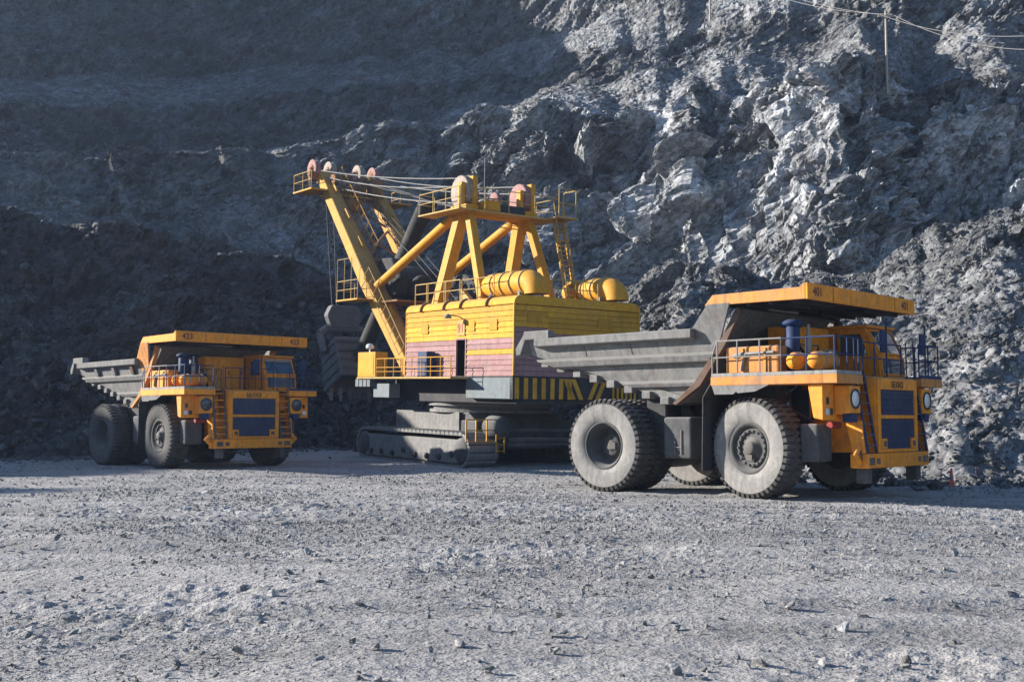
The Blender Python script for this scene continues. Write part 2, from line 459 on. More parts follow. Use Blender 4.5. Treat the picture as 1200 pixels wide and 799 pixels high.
def make_ground():
    rows = np.exp(np.linspace(math.log(6.0), math.log(104.0), 640))
    cols = np.linspace(-0.60, 0.60, 470)
    Yg, Cg = np.meshgrid(rows, cols, indexing='ij')
    Xg = Cg * (Yg + 3.0)
    Zg = gh(Xg, Yg)
    p = np.stack([Xg, Yg, Zg * 0], -1).reshape(-1, 3)
    near = np.clip(1.2 - Yg / 60.0, 0.25, 1.0)
    f1, d1 = facets(p * 2.2, 31); f2, d2 = facets(p * 6.0, 47)
    msk = sstep(-0.25, 0.45, fbm(p / 4.5, 3, 71)).reshape(Xg.shape)
    clods = np.clip(0.50 - d1, 0, 1).reshape(Xg.shape) * 0.14 * msk + np.clip(0.5 - d2, 0, 1).reshape(Xg.shape) * 0.07 * (0.4 + 0.6 * msk)
    q = p * np.array([0.10, 1.1, 1.0])
    rut = fbm(q, 3, 83).reshape(Xg.shape) * 0.035
    lane = np.zeros_like(Xg)
    for (x0, y0, hd, cv) in ((-6, 22, 8, .0012), (4, 28, -6, .001), (-2, 15.5, 5, -.001), (6, 19, -12, .0015), (-9, 36, 3, .0008), (-4, 45, -3, -.0006)):
        a_ = R(hd); u_ = (Xg - x0) * math.cos(a_) + (Yg - y0) * math.sin(a_); v_ = -(Xg - x0) * math.sin(a_) + (Yg - y0) * math.cos(a_) - cv * u_ * u_
        for o_ in (-2.5, 2.5):
            g_ = np.exp(-((v_ - o_) / .42) ** 2); rim_ = np.exp(-((np.abs(v_ - o_) - .62) / .16) ** 2)
            rut = rut - 0.05 * g_ + 0.025 * rim_; lane = np.maximum(lane, g_ * np.clip(0.55 + 0.6 * fbm(np.stack([u_, v_ * 3, v_ * 0], -1).reshape(-1, 3) / 5.0, 2, 57).reshape(Xg.shape), 0, 1))
    Zg = Zg + (clods - 0.02) + rut * near + 0.018 * fbm(p * 1.6, 3, 21).reshape(Xg.shape)
    P = np.stack([Xg, Yg, Zg], -1)
    # stretch the rim of the same sheet out to the horizon
    def edge_rows(P):
        a = P[:1].copy(); a[..., 1] = -4; a[..., 0] *= 6; a[..., 2] = 0
        b = a.copy(); b[..., 1] = -300; b[..., 0] = np.linspace(-420, 420, P.shape[1])[None]; b[..., 2] = -0.3
        c = P[-1:].copy(); c[..., 1] = 420; c[..., 0] = np.linspace(-420, 420, P.shape[1])[None]; c[..., 2] = -0.6
        return np.concatenate([b, a, P, c], 0)
    P = edge_rows(P)
    lane = np.pad(lane, ((2, 1), (2, 2)))
    l = P[:, :1].copy(); l[..., 0] = np.minimum(l[..., 0] - 60, -160); l[..., 2] = -0.25
    l2 = l.copy(); l2[..., 0] = -420
    r = P[:, -1:].copy(); r[..., 0] = np.maximum(r[..., 0] + 60, 160); r[..., 2] = -0.25
    r2 = r.copy(); r2[..., 0] = 420
    P = np.concatenate([l2, l, P, r, r2], 1)
    return tag(grid_mesh('ground', P.transpose(1, 0, 2), [M['ground']], attr={'lane': lane.T.copy()}), kind='structure')
ground = make_ground()

# ------------------------------------------------------------------ setting: the benched pit wall
# plan and height of each crest and toe, station by station from far left round to the right
WALL = {
 0: [(-72,35,-.8),(-66,44,-.6),(-54,52,-.5),(-42,59,-.4),(-29.5,65,-.3),(-20.5,71.5,-.3),(-14,85,-.2),(-2,87,-.2),(9,73,-.3),(10.8,49,-.3),(14.5,44.5,-.3),(19.8,42.5,-.3),(29,38,-.4),(44,24,-.4)],
 1: [(-76,37,4),(-74,48,15),(-66,60,17),(-53,75,18.5),(-39,85,17.6),(-25.8,88,15.8),(-13.5,97,14.3),(-2.7,95.5,13.2),(9.2,84,12.4),(17,77,12),(22.8,70,12),(28.3,64,13),(38,52,14),(52,34,14)],
 3: [(-88,34,5),(-88,46,20),(-86,66,23),(-72,88,24.5),(-47,105,26),(-35,117,29.5),(-20,124,33),(-3.7,128,35),(12.9,115.7,34),(24.8,111.6,34),(35.2,108,34.5),(48,108,34),(66,96,34),(84,70,34)],
 5: [(-102,33,6),(-104,46,23),(-104,70,27),(-90,110,36),(-62,139,40),(-46,155,45.5),(-23,157,48),(-4.7,163,51),(15,143,50),(29,134,50),(41,126,50),(54,121,50),(76,110,50),(100,85,50)],
 7: [(-116,32,8),(-122,46,27),(-126,78,33),(-108,132,54),(-76,165,76),(-55,182,84),(-26,185,88),(-5,188,90),(17,166,84),(33,155,82),(47,146,80),(62,140,78),(88,125,76),(120,95,76)],
}
for k, a in list(WALL.items()): WALL[k] = np.array(a, float)
def lerp(a, b, t, dz):
    o = a + (b - a) * t; o[:, 2] = a[:, 2] + dz; return o
WALL[2] = lerp(WALL[1], WALL[3], 0.50, 1.2)
WALL[4] = lerp(WALL[3], WALL[5], 0.48, 7.0 - 3.5 * (np.arange(14) < 7))
WALL[6] = lerp(WALL[5], WALL[7], 0.38, 7.5)
WALL[8] = WALL[7] + (WALL[7] - WALL[5]) * np.array([1.6, 1.6, 0.0])
NS = 14
COLS = [8, 14, 26, 50, 104, 104, 104, 112, 136, 150, 150, 130, 36]
ROWS = [180, 40, 230, 46, 118, 24, 76, 6]

def make_wall():
    us = np.concatenate([np.linspace(i, i + 1, n, endpoint=False) for i, n in enumerate(COLS)] + [[NS - 1.0]])
    vs = np.concatenate([np.linspace(j, j + 1, n, endpoint=False) for j, n in enumerate(ROWS)] + [[8.0]])
    def cr(A, u):
        i = np.minimum(np.floor(u).astype(int), NS - 2); f = (u - i)[:, None]
        g = lambda k: A[np.clip(i + k, 0, NS - 1)]
        p0, p1, p2, p3 = g(-1), g(0), g(1), g(2)
        return 0.5 * ((2 * p1) + (-p0 + p2) * f + (2 * p0 - 5 * p1 + 4 * p2 - p3) * f * f + (-p0 + 3 * p1 - 3 * p2 + p3) * f ** 3)
    L = np.stack([cr(WALL[k], us) for k in range(9)], 1)
    # crests wander in height and plan
    q = np.stack([us * 2.3, np.zeros_like(us), np.zeros_like(us)], -1)
    for k, (a, b) in enumerate([(0, .6), (1.1, 1.6), (.8, 1.5), (1.6, 2.6), (1.2, 2.0), (1.6, 3.0), (1.5, 2.0), (2, 3), (0, 0)]):
        L[:, k, 2] += a * fbm(q + k * 9.1, 3, 100 + k); L[:, k, 1] += b * fbm(q * 1.3 + k * 5.7, 3, 140 + k)
    U, Vg = np.meshgrid(us, vs, indexing='ij')
    j = np.minimum(np.floor(vs).astype(int), 7); f = (vs - j)
    P = L[:, j] * (1 - f)[None, :, None] + L[:, j + 1] * f[None, :, None]
    # strip profiles: talus lies concave, cliffs steepen upward
    def curve(k, e):
        m = (j == k)
        ff = f[m] ** e
        P[:, m, 2] = L[:, k, None, 2] * (1 - ff) + L[:, k + 1, None, 2] * ff
    m0 = (j == 0); e0 = 1.15 - 0.22 * sstep(8.5, 10.5, us)[:, None]; ff0 = f[m0][None] ** e0
    P[:, m0, 2] = L[:, 0, None, 2] * (1 - ff0) + L[:, 1, None, 2] * ff0
    curve(2, 1.25); curve(4, 1.3); curve(6, 1.2)
    # a great buttress on the right: its left flank takes the sun, its right flank turns away
    cl_ = sstep(1.9, 2.2, vs) * sstep(3.25, 2.9, vs)
    nose = 8.0 * np.clip((us - 7.9) / 1.7, 0, 1) ** 1.3 * (1 - 0.85 * sstep(9.55, 10.25, us)) + 4.0 * np.clip((us - 6.4) / 1.1, 0, 1) * (1 - sstep(7.4, 7.8, us))
    nose = nose[:, None] * cl_[None]
    P[:, :, 1] -= nose * 0.9; P[:, :, 0] -= nose * 0.25
    dU = np.gradient(P, axis=0); dV = np.gradient(P, axis=1)
    N = np.cross(dU, dV); N /= np.linalg.norm(N, axis=-1, keepdims=True) + 1e-9
    if N[:, :, 1].mean() > 0: N = -N
    flat = P.reshape(-1, 3); u = U.reshape(-1); v = Vg.reshape(-1)
    # joints dip down to the left: turn and stretch space before cutting it into blocks
    a = R(-40); c, s = math.cos(a), math.sin(a)
    W = np.stack([flat[:, 0] * c - flat[:, 2] * s, flat[:, 1], flat[:, 0] * s + flat[:, 2] * c], -1)
    warp = np.stack([fbm(flat / 6 + 3, 2, 201), fbm(flat / 6 + 9, 2, 202), fbm(flat / 6 + 21, 2, 203)], -1)
    Ww = W + warp * 0.25
    A, _, idA = facets(Ww / np.array([11, 7, 5.0]), 300, 0.07)
    B, _, idB = facets(Ww / np.array([4.2, 3.0, 2.1]), 320, 0.10)
    C, dC, idC = facets(Ww / np.array([1.5, 1.2, 0.9]), 340, 0.16)
    D, dD = facets(flat / 0.8, 360)
    E_, dE = facets(flat / 0.42, 380)
    low = fbm(flat / 17, 3, 230); med = fbm(flat / 4.0, 4, 240)
    # how blocky / how rubbly each strip is
    st = np.floor(v).astype(int); fr = v - st
    right = sstep(7.6, 9.2, u)
    blocky = np.zeros_like(v); rub = np.zeros_like(v)
    left_face = sstep(0.15, 0.55, fr + 0.25 * low)
    blocky = np.where(st == 0, (0.16 + 0.40 * left_face) * (1 - right) + 0.10 * right + 0.25 * sstep(0.75, 1.0, fr) * right, blocky)
    rub = np.where(st == 0, (0.75 - 0.35 * left_face) * (1 - right) + 0.7 * right, rub)
    blocky = np.where((st == 1) | (st == 3) | (st == 5), 0.06, blocky); rub = np.where((st == 1) | (st == 3) | (st == 5), 0.8, rub)
    cl = sstep(0.0, 0.28, fr + 0.12 * low)
    cright = 0.45 + 0.55 * sstep(6.0, 8.2, u)
    blocky = np.where(st == 2, (0.2 + 0.8 * cl) * cright, blocky); rub = np.where(st == 2, 0.7 * (1 - cl) + 0.12, rub)
    blocky = np.where(st == 4, 0.10 + 0.38 * sstep(0.25, 0.55, fr + 0.2 * low), blocky); rub = np.where(st == 4, 0.6, rub)
    blocky = np.where(st >= 6, 0.42, blocky); rub = np.where(st >= 6, 0.35, rub)
    # soften the step in weights between strips
    # bedding ledges: long planes tipping up to the left, broken off sharply underneath
    sd, cd = math.sin(R(40)), math.cos(R(40))
    w = -flat[:, 0] * sd + flat[:, 2] * cd + 0.25 * flat[:, 1] + 0.4 * warp[:, 0]
    def saw(x):
        f_ = x - np.floor(x); return np.where(f_ < 0.07, f_ / 0.07, (1 - f_) / 0.93) - 0.5
    calm = np.where((idA < 0.45) & (st == 2), 0.35, 1.0)          # some blocks stay whole, with broad clean planes
    ledge = 2.0 * saw(w / 15.0 + 0.12 * low) * (st == 2) + calm * 2.5 * saw(w / 7.0 + 0.9 * idA) * (0.4 + 0.9 * idB) + calm * (0.95 * saw(w / 2.3 + idB) * (0.3 + idC) + 0.33 * saw(w / 0.85 + idC))
    edge = 1 - 0.65 * np.where((st == 2) | (st == 4) | (st == 0), sstep(0.93, 1.0, fr), 0)
    disp = blocky * edge * (np.where(calm < 1, 3.3, 1.9) * A + calm * 0.95 * B + (0.4 + 0.6 * calm) * (0.5 * C + 0.28 * D) + ledge) + 0.6 * low * (0.4 + blocky) + 0.15 * med * (0.5 + blocky)
    disp += rub * (0.52 * np.clip(0.62 - dD, 0, 1) + 0.30 * np.clip(0.6 - dE, 0, 1) + 0.55 * np.clip(0.55 - dC, 0, 1) * sstep(-0.1, 0.5, med))
    disp *= sstep(0.0, 0.10, v) * 0.9 + 0.1
    n = N.reshape(-1, 3)
    out = flat + n * disp[:, None]
    # rock tone: darker low on the left, paler cliff to the right
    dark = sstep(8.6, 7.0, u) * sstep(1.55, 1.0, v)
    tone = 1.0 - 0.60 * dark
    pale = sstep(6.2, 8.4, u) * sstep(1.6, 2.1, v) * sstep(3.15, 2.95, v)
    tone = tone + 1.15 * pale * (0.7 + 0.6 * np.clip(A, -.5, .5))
    tone = tone - 0.30 * sstep(3.3, 4.2, v) * sstep(8.5, 5.5, u)  # shade put into the tone of the upper left benches
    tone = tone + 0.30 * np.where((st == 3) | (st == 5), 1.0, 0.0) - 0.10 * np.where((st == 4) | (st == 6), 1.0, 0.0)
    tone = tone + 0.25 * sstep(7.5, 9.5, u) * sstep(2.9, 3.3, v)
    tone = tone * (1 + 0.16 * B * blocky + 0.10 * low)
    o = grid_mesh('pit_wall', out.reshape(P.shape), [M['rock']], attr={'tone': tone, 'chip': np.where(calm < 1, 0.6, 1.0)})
    tag(o, kind='structure')
    return o, out.reshape(P.shape), N, U, Vg
wall, WP, WN, WU, WV = make_wall()

# ------------------------------------------------------------------ loose stone
def stone_mesh(name, seed, mat, n=15, flat=0.62):
    r = random.Random(seed); bm = bmesh.new()
    for _ in range(n):
        d = Vector((r.gauss(0, 1), r.gauss(0, 1), r.gauss(0, 1))).normalized()
        d = Vector((d.x * r.uniform(.75, 1.0), d.y * r.uniform(.6, .9), d.z * flat * r.uniform(.8, 1)))
        bm.verts.new(d)
    g = bmesh.ops.convex_hull(bm, input=bm.verts)
    bmesh.ops.delete(bm, geom=[e for e in g['geom_interior'] if isinstance(e, bmesh.types.BMVert)], context='VERTS')
    bmesh.ops.recalc_face_normals(bm, faces=bm.faces)
    me = bpy.data.meshes.new(name); bm.to_mesh(me); bm.free()
    me.materials.append(mat)
    return me
STONES = [stone_mesh('stone', 50 + i, M['stone'], 18 + i % 4 * 3, .30 + .08 * (i % 4)) for i in range(8)]
TSTONES = [stone_mesh('scree_stone', 130 + i, M['scree_stone'], 16 + i % 4 * 3, .45 + .1 * (i % 3)) for i in range(6)]
DSTONES = [stone_mesh('dark_stone', 90 + i, M['dark_stone'], 17 + i % 4 * 2, .55 + .1 * (i % 3)) for i in range(6)]
def coll_of(meshes, nm):
    c = bpy.data.collections.new(nm)
    for m in meshes:
        o = bpy.data.objects.new(nm + '_form', m); c.objects.link(o)
    return c
C_TST = coll_of(TSTONES, 'scree_forms')
C_ST, C_DST = coll_of(STONES, 'stone_forms'), coll_of(DSTONES, 'dark_stone_forms')

def scatter(name, pts, scl, coll, ncoll, parent=None):
    """loose stones beyond counting: points carrying a stone each"""
    n = len(pts)
    me = bpy.data.meshes.new(name)
    me.vertices.add(n); me.vertices.foreach_set('co', np.asarray(pts, np.float32).reshape(-1))
    rot = RNG.uniform(0, 2 * math.pi, (n, 3)); rot[:, :2] = RNG.normal(0, 0.45, (n, 2))
    for nm, typ, dat in (('rot', 'FLOAT_VECTOR', rot), ('scl', 'FLOAT_VECTOR', np.asarray(scl)[:, None] * RNG.uniform(.7, 1.25, (n, 3)))):
        at = me.attributes.new(nm, typ, 'POINT'); at.data.foreach_set('vector', dat.astype(np.float32).reshape(-1))
    at = me.attributes.new('idx', 'INT', 'POINT'); at.data.foreach_set('value', RNG.integers(0, ncoll, n).astype(np.int32))
    o = bpy.data.objects.new(name, me); COL.objects.link(o); o.parent = parent
    g = bpy.data.node_groups.new(name, 'GeometryNodeTree')
    g.interface.new_socket('Geometry', in_out='INPUT', socket_type='NodeSocketGeometry')
    g.interface.new_socket('Geometry', in_out='OUTPUT', socket_type='NodeSocketGeometry')
    N = g.nodes; gi = N.new('NodeGroupInput'); go = N.new('NodeGroupOutput'); ip = N.new('GeometryNodeInstanceOnPoints')
    ci = N.new('GeometryNodeCollectionInfo'); ci.inputs['Collection'].default_value = coll
    ci.inputs['Separate Children'].default_value = True; ci.inputs['Reset Children'].default_value = True
    def na(nm, dt):
        a = N.new('GeometryNodeInputNamedAttribute'); a.data_type = dt; a.inputs['Name'].default_value = nm; return a.outputs[0]
    K = g.links
    K.new(gi.outputs[0], ip.inputs['Points']); K.new(ci.outputs[0], ip.inputs['Instance']); ip.inputs['Pick Instance'].default_value = True
    K.new(na('idx', 'INT'), ip.inputs['Instance Index']); K.new(na('rot', 'FLOAT_VECTOR'), ip.inputs['Rotation']); K.new(na('scl', 'FLOAT_VECTOR'), ip.inputs['Scale'])
    K.new(ip.outputs[0], go.inputs[0])
    o.modifiers.new('stones', 'NODES').node_group = g
    return tag(o, kind='stuff')

def clear_of_machines(x, y, pad=0.0):
    ok = np.ones(len(x), bool)
    for (lx, ly), a, (x0, x1, hw) in (((9.121, 36.062), R(-43.479), (-7.2, 3.2, 3.7)), ((-13.846, 54.732), R(-46.161), (-7.2, 3.2, 3.7)), ((-1, 64.5), R(126), (-5.4, 7.6, 5.4))):
        dx, dy = x - lx, y - ly
        u = dx * math.cos(a) + dy * math.sin(a); v = -dx * math.sin(a) + dy * math.cos(a)
        ok &= ~((u > x0 - pad) & (u < x1 + pad) & (np.abs(v) < hw + pad))
    return ok

def ground_points(n, y0, y1, power, seed):
    r = np.random.default_rng(seed)
    y = (y0 ** power + (y1 ** power - y0 ** power) * r.random(n)) ** (1 / power)
    x = (r.random(n) * 2 - 1) * 0.50 * (y + 2)
    return x, y
# fine gravel, thick near the viewer and in drifts
x, y = ground_points(110000, 8.5, 62, 0.3, 3)
q = np.stack([x, y, x * 0], -1)
keep = (RNG.random(len(x)) < 0.25 + 0.75 * sstep(-0.35, 0.5, fbm(q / 3.8, 3, 71))) & clear_of_machines(x, y)
x, y = x[keep], y[keep]
s = np.exp(RNG.normal(-4.55, 0.5, len(x))) * np.clip(y / 13, 0.8, 2.2)
scatter('gravel', np.stack([x, y, gh(x, y) + s * 0.05], -1), np.clip(s, 0.006, 0.09), C_ST, 8, ground)
x, y = ground_points(1700, 9, 70, 0.7, 4)
k = clear_of_machines(x, y, 0.2); x, y = x[k], y[k]
s = np.clip(np.exp(RNG.normal(-3.15, 0.45, len(x))), 0.02, 0.10)
scatter('gravel', np.stack([x, y, gh(x, y) + s * 0.1], -1), s, C_ST, 8, ground)

def stones_on(parent, pts, scl, forms, name='rock'):
    for p, sc in zip(pts, scl):
        o = bpy.data.objects.new(name, random.choice(forms)); COL.objects.link(o)
        o.parent = parent; o.location = p
        o.rotation_euler = (random.gauss(0, .3), random.gauss(0, .3), random.uniform(0, 6.28))
        o.scale = [sc * random.uniform(.75, 1.3) for _ in range(3)]
x, y = ground_points(170, 10, 45, 0.6, 14)
k = clear_of_machines(x, y, 0.4); x, y = x[k], y[k]
s = np.clip(np.exp(RNG.normal(-3.15, 0.4, len(x))), 0.03, 0.085)
stones_on(ground, np.stack([x, y, gh(x, y) + s * 0.1], -1), s, STONES)

# rubble on the talus and along the benches
def wall_points(n, weight, seed):
    r = np.random.default_rng(seed)
    a = np.linalg.norm(np.cross(np.diff(WP, axis=0)[:, :-1], np.diff(WP, axis=1)[:-1]), axis=-1)
    w = (a * weight[:-1, :-1]).reshape(-1); w = np.clip(w, 0, None); w /= w.sum()
    i = r.choice(len(w), n, p=w)
    return WP[:-1, :-1].reshape(-1, 3)[i], WU[:-1, :-1].reshape(-1)[i], WV[:-1, :-1].reshape(-1)[i]
vis = sstep(3.6, 4.0, WU) * sstep(12.2, 11.8, WU)
low0 = (WV < 1.05)
wr = vis * (np.where(low0, 1.0, 0) * sstep(7.5, 8.8, WU) * 2.6 + np.where((WV > 1) & (WV < 2.25), .5, 0) + np.where((WV > 3) & (WV < 4.4), .35, 0) + np.where((WV > 2.2) & (WV < 3), .06, 0) + np.where((WV > 2.1) & (WV < 3), .25, 0) * sstep(7.0, 5.5, WU) + np.where((WV > 5) & (WV < 6.3), .2, 0))
wl = vis * np.where(low0, 1.0, 0) * sstep(8.8, 7.5, WU) * sstep(1.05, 0.2, WV)
p, _, _ = wall_points(30000, wr, 5)
scatter('rubble', p, np.clip(np.exp(RNG.normal(-2.3, 0.5, len(p))), 0.04, 0.5), C_TST, 6, wall)
p, _, _ = wall_points(4200, wl, 6)
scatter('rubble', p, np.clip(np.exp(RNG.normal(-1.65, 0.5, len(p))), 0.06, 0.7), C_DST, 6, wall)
p, _, _ = wall_points(120, wr, 8)
stones_on(wall, p, np.clip(np.exp(RNG.normal(-1.0, 0.3, len(p))), 0.25, 0.75), TSTONES)
p, _, _ = wall_points(90, wl * sstep(.75, .3, WV), 9)
stones_on(wall, p, np.clip(np.exp(RNG.normal(-0.8, 0.3, len(p))), 0.3, 0.85), DSTONES)
# stones spilled along the foot of the wall
n = 2600
i = RNG.integers(np.searchsorted(WU[:, 0], 4.0), np.searchsorted(WU[:, 0], 11.9), n)
toe = WP[i, 0]; d = -WN[i, 3]
off = RNG.exponential(1.6, n)
dirv = np.stack([WN[i, 3, 0], WN[i, 3, 1]], -1); dirv /= np.linalg.norm(dirv, axis=1, keepdims=True)
x = toe[:, 0] + dirv[:, 0] * off; y = toe[:, 1] + dirv[:, 1] * off
k = clear_of_machines(x, y, 0.1); x, y = x[k], y[k]
s = np.clip(np.exp(RNG.normal(-2.1, 0.5, len(x))), 0.05, 0.4)
scatter('rubble', np.stack([x, y, gh(x, y) + s * .2], -1), s, C_TST, 6, ground)

# ------------------------------------------------------------------ haul trucks
TYRE_R = 1.5
def tyre_mesh():
    """big earthmover tyre about the y axis, lugs cut into the shoulders"""
    b = MB(); n = 46
    prof = [(0.74, -.36), (0.80, -.43), (1.0, -.475), (1.2, -.48), (1.33, -.465)]      # sidewall up to the shoulder
    segs = []
    for i in range(n):
        for k, hi in ((0.0, 1), (0.55, 1), (0.60, 0), (0.95, 0)):
            segs.append((2 * math.pi * (i + k) / n, hi))
    def ring(hi):
        r1 = 1.385; 
        sh = (1.455, -.44) if hi else (1.385, -.415)
        cr = [(1.50, -.36), (1.50, -.13)] if hi else [(1.43, -.34), (1.43, -.16)]
        mid = [(1.47, -.05)]
        half = prof + [sh] + cr + mid
        return half + [(r, -y) for r, y in reversed(half)]
    m = len(ring(1)); vs = []
    for t, hi in segs:
        for r, y in ring(hi):
            vs.append((r * math.cos(t), y, r * math.sin(t)))
    N = len(segs)
    side, tread = [], []
    for i in range(N):
        j = (i + 1) % N
        for k in range(m - 1):
            f = (i * m + k, i * m + k + 1, j * m + k + 1, j * m + k)
            (side if k < 4 or k >= m - 5 else tread).append(f)
    b.smooth = True; b.cur = 0; b.add(vs, side)
    nb = MB(); 
    b.smooth = False; b.cur = 1; b.add(vs, tread)
    return b
def rim_rear():
    b = MB()
    b.lathe([(0.0, -.02), (.30, -.02), (.34, .02), (.36, .14), (.60, .18), (.63, -.30), (.68, -.36), (.74, -.40), (.78, -.40), (.78, .40), (0, .40)], n=40)
    b.lathe([(.70, -.40), (.72, -.425), (.76, -.425), (.78, -.40)], n=40)
    return b
def rim_front():
    b = MB()
    b.lathe([(0.0, -.24), (.55, -.24), (.60, -.20), (.64, -.34), (.70, -.39), (.78, -.40), (.78, .40), (0, .40)], n=40)
    b.lathe([(.44, -.26), (.46, -.30), (.54, -.30), (.56, -.26)], n=40)
    for i in range(18):
        t = 2 * math.pi * i / 18
        b.tube((.50 * math.cos(t), -.30, .50 * math.sin(t)), (.50 * math.cos(t), -.345, .50 * math.sin(t)), .035, 6)
    return b
def hub_front():
    b = MB(); b.lathe([(0, -.44), (.15, -.44), (.20, -.40), (.22, -.28), (.32, -.25), (.34, -.2)], n=24)
    b.box(-.1, .12, -.43, -.36, -.36, -.2)
    return b
def hub_rear():
    b = MB(); b.lathe([(0, -.06), (.16, -.06), (.18, -.02)], n=20); b.box(-.05, .2, -.07, -.03, -.12, .1); return b

def rail(b, pts, r=0.024, mid=True, h=1.0, posts=True):
    """hand rail over the points at deck height"""
    top = [Vector(p) + Vector((0, 0, h)) for p in pts]
    b.path(top, r)
    if mid: b.path([Vector(p) + Vector((0, 0, h * .52)) for p in pts], r * .85)
    if posts:
        for p in pts: b.tube(p, Vector(p) + Vector((0, 0, h)), r, 6)

def subdiv(p, q, n): return [Vector(p).lerp(Vector(q), i / n) for i in range(n + 1)]

def side_y(z): return 2.55 + 0.68 * (z - 2.85) / 2.15
def body_part(root, style):
    """tipping body: plain band ribs on one truck, upright stiffeners on the other"""
    G = M['body_grey']
    b = MB()
    # floor, front wall
    b.prism([(-2.72, 2.85), (-9.0, 4.50), (-9.0, 4.66), (-2.66, 3.02)], 'y', -2.62, 2.62)
    b.prism([(-2.74, 2.86), (-2.62, 2.80), (-0.46, 5.58), (-0.60, 5.68)], 'y', -2.75, 2.75)
    body = b.build('dump_body', [G], root, 0.015)
    for sg in (-1, 1):
        w = MB()
        poly = [(-8.72, 4.50), (-8.72, 5.0), (-2.0, 4.98), (-1.23, 5.72), (-0.46, 5.72), (-1.02, 4.63), (-1.95, 3.46), (-2.72, 2.85)]
        n = len(poly)
        vs = [(x, sg * side_y(z), z) for x, z in poly] + [(x, sg * (side_y(z) - .07), z) for x, z in poly]
        w.add(vs, [tuple(range(n)), tuple(range(2 * n - 1, n - 1, -1))] + [(i, i + n, (i + 1) % n + n, (i + 1) % n) for i in range(n)])
        w.build('side_panel', [G], body)
        r = MB()
        y0 = side_y(4.8)
        r.prism([(sg * (y0 - .05), 4.70), (sg * (y0 + .27), 4.76), (sg * (y0 + .27), 5.02), (sg * (y0 - .02), 5.06)], 'x', -8.3, -1.85)
        r.build('top_rail', [G], body, 0.02)
        for z0, z1, out, xa, xb in ((3.98, 4.34, .24 if style == 'ribs' else .14, -7.45, -1.42), (3.24, 3.52, .2 if style == 'ribs' else .12, -4.3, -2.08)):
            r = MB()
            ya, yb = side_y(z0), side_y(z1)
            q = [(ya - .02, z0), (ya + out, z0 + .06), (yb + out * .9, z1 - .10), (yb - .02, z1)]
            va = [(xb + (z - z0) * .8, sg * y, z) for y, z in q]
            vb = [(xa - (z - z0) * 3.2, sg * y, z) for y, z in q]
            r.add(va + vb, [(0, 1, 2, 3), (7, 6, 5, 4)] + [(i, i + 4, (i + 1) % 4 + 4, (i + 1) % 4) for i in range(4)])
            r.build('side_rib', [G], body, 0.015)
        e = MB(); e.beam((-2.74, sg * 2.66, 2.90), (-8.9, sg * 2.70, 4.55), .12, .24); e.build('floor_beam', [G], body, 0.015)
        fl = MB(); fl.prism([(-0.40, 5.62), (-1.06, 4.50), (-1.98, 3.36), (-2.74, 2.78), (-2.62, 2.72), (-1.72, 3.30), (-0.80, 4.52), (-0.26, 5.50)], 'y', sg * 2.95, sg * 3.16)
        fl.build('front_flange', [M['rust_orange'] if style == 'ribs' else M['orange_dusty']], body, 0.01)
        t_ = MB(); t_.box(-8.80, -7.62, sg * 3.10, sg * 3.42, 5.00, 5.30)
        t_.prism([(-8.80, 5.28), (-8.66, 5.28), (-8.78, 4.95), (-8.98, 4.50), (-9.20, 4.46), (-9.24, 4.72)], 'y', sg * 2.75, sg * 3.36)
        t_.build('tail_block', [G], body, 0.03)
        if style == 'posts':
            w = MB(); pl = [(-2.05, 5.0), (-1.25, 5.70), (-0.50, 5.70), (-1.03, 4.66), (-1.42, 4.40), (-1.72, 4.40)]
            va = [(x, sg * (side_y(z) + .006), z) for x, z in pl] + [(x, sg * (side_y(z) + .022), z) for x, z in pl]; n = len(pl)
            w.add(va, [tuple(range(n)), tuple(range(2 * n - 1, n - 1, -1))] + [(i, i + n, (i + 1) % n + n, (i + 1) % n) for i in range(n)]); w.build('cheek_panel', [M['orange_dusty']], body)
            for i, x in enumerate((-6.6, -4.7, -2.75)):
                s_ = MB(); s_.prism([(sg * side_y(4.3), 4.30), (sg * (side_y(4.3) + .15), 4.34), (sg * (side_y(4.75) + .16), 4.75), (sg * side_y(4.75), 4.75)], 'x', x, x + .28)
                s_.build('stiffener', [M['rust_orange'] if i == 2 else G], body, 0.01)
    for sg in (-1, 1):
        for x in (-4.4, -6.3):
            s_ = MB(); s_.add([(x, sg * (side_y(4.36) + .012), 4.36), (x + .035, sg * (side_y(4.36) + .012), 4.36), (x + .035, sg * (side_y(4.72) + .012), 4.72), (x, sg * (side_y(4.72) + .012), 4.72)], [(0, 1, 2, 3)])
            s_.build('weld_seam', [M['mid']], body)
    lip = MB(); lip.prism([(-8.85, 4.42), (-9.22, 4.46), (-9.26, 4.74), (-8.9, 4.66)], 'y', -2.74, 2.74); lip.build('tail_lip', [G], body, 0.02)
    for i in range(8):
        x = -3.25 - i * .72; z = 2.85 + (-2.72 - x) * 0.263
        c = MB(); c.box(x - .17, x + .17, -2.88, 2.88, z - .24, z - .005); c.build('cross_beam', [G], body, 0.02)
    k = MB()                                                     # canopy over the deck
    k.box(-1.30, 2.04, -3.36, 3.36, 5.74, 5.86)
    canopy = k.build('canopy', [M['dark']], root, 0.01)
    for sg in (-1, 1):
        k = MB(); k.prism([(-1.34, 5.68), (-1.05, 5.99), (1.86, 6.01), (2.00, 6.12), (2.03, 6.12), (2.03, 5.66)], 'y', sg * 3.365, sg * 3.44)
        k.build('side_lip', [M['orange_dusty'] if style == 'ribs' else M['orange']], canopy, 0.012)
        for x in np.linspace(-0.7, 1.5, 4): 
            g = MB(); g.box(x, x + .1, sg * 1.0, sg * 3.3, 5.60, 5.735); g.build('roof_rib', [M['dark']], canopy)
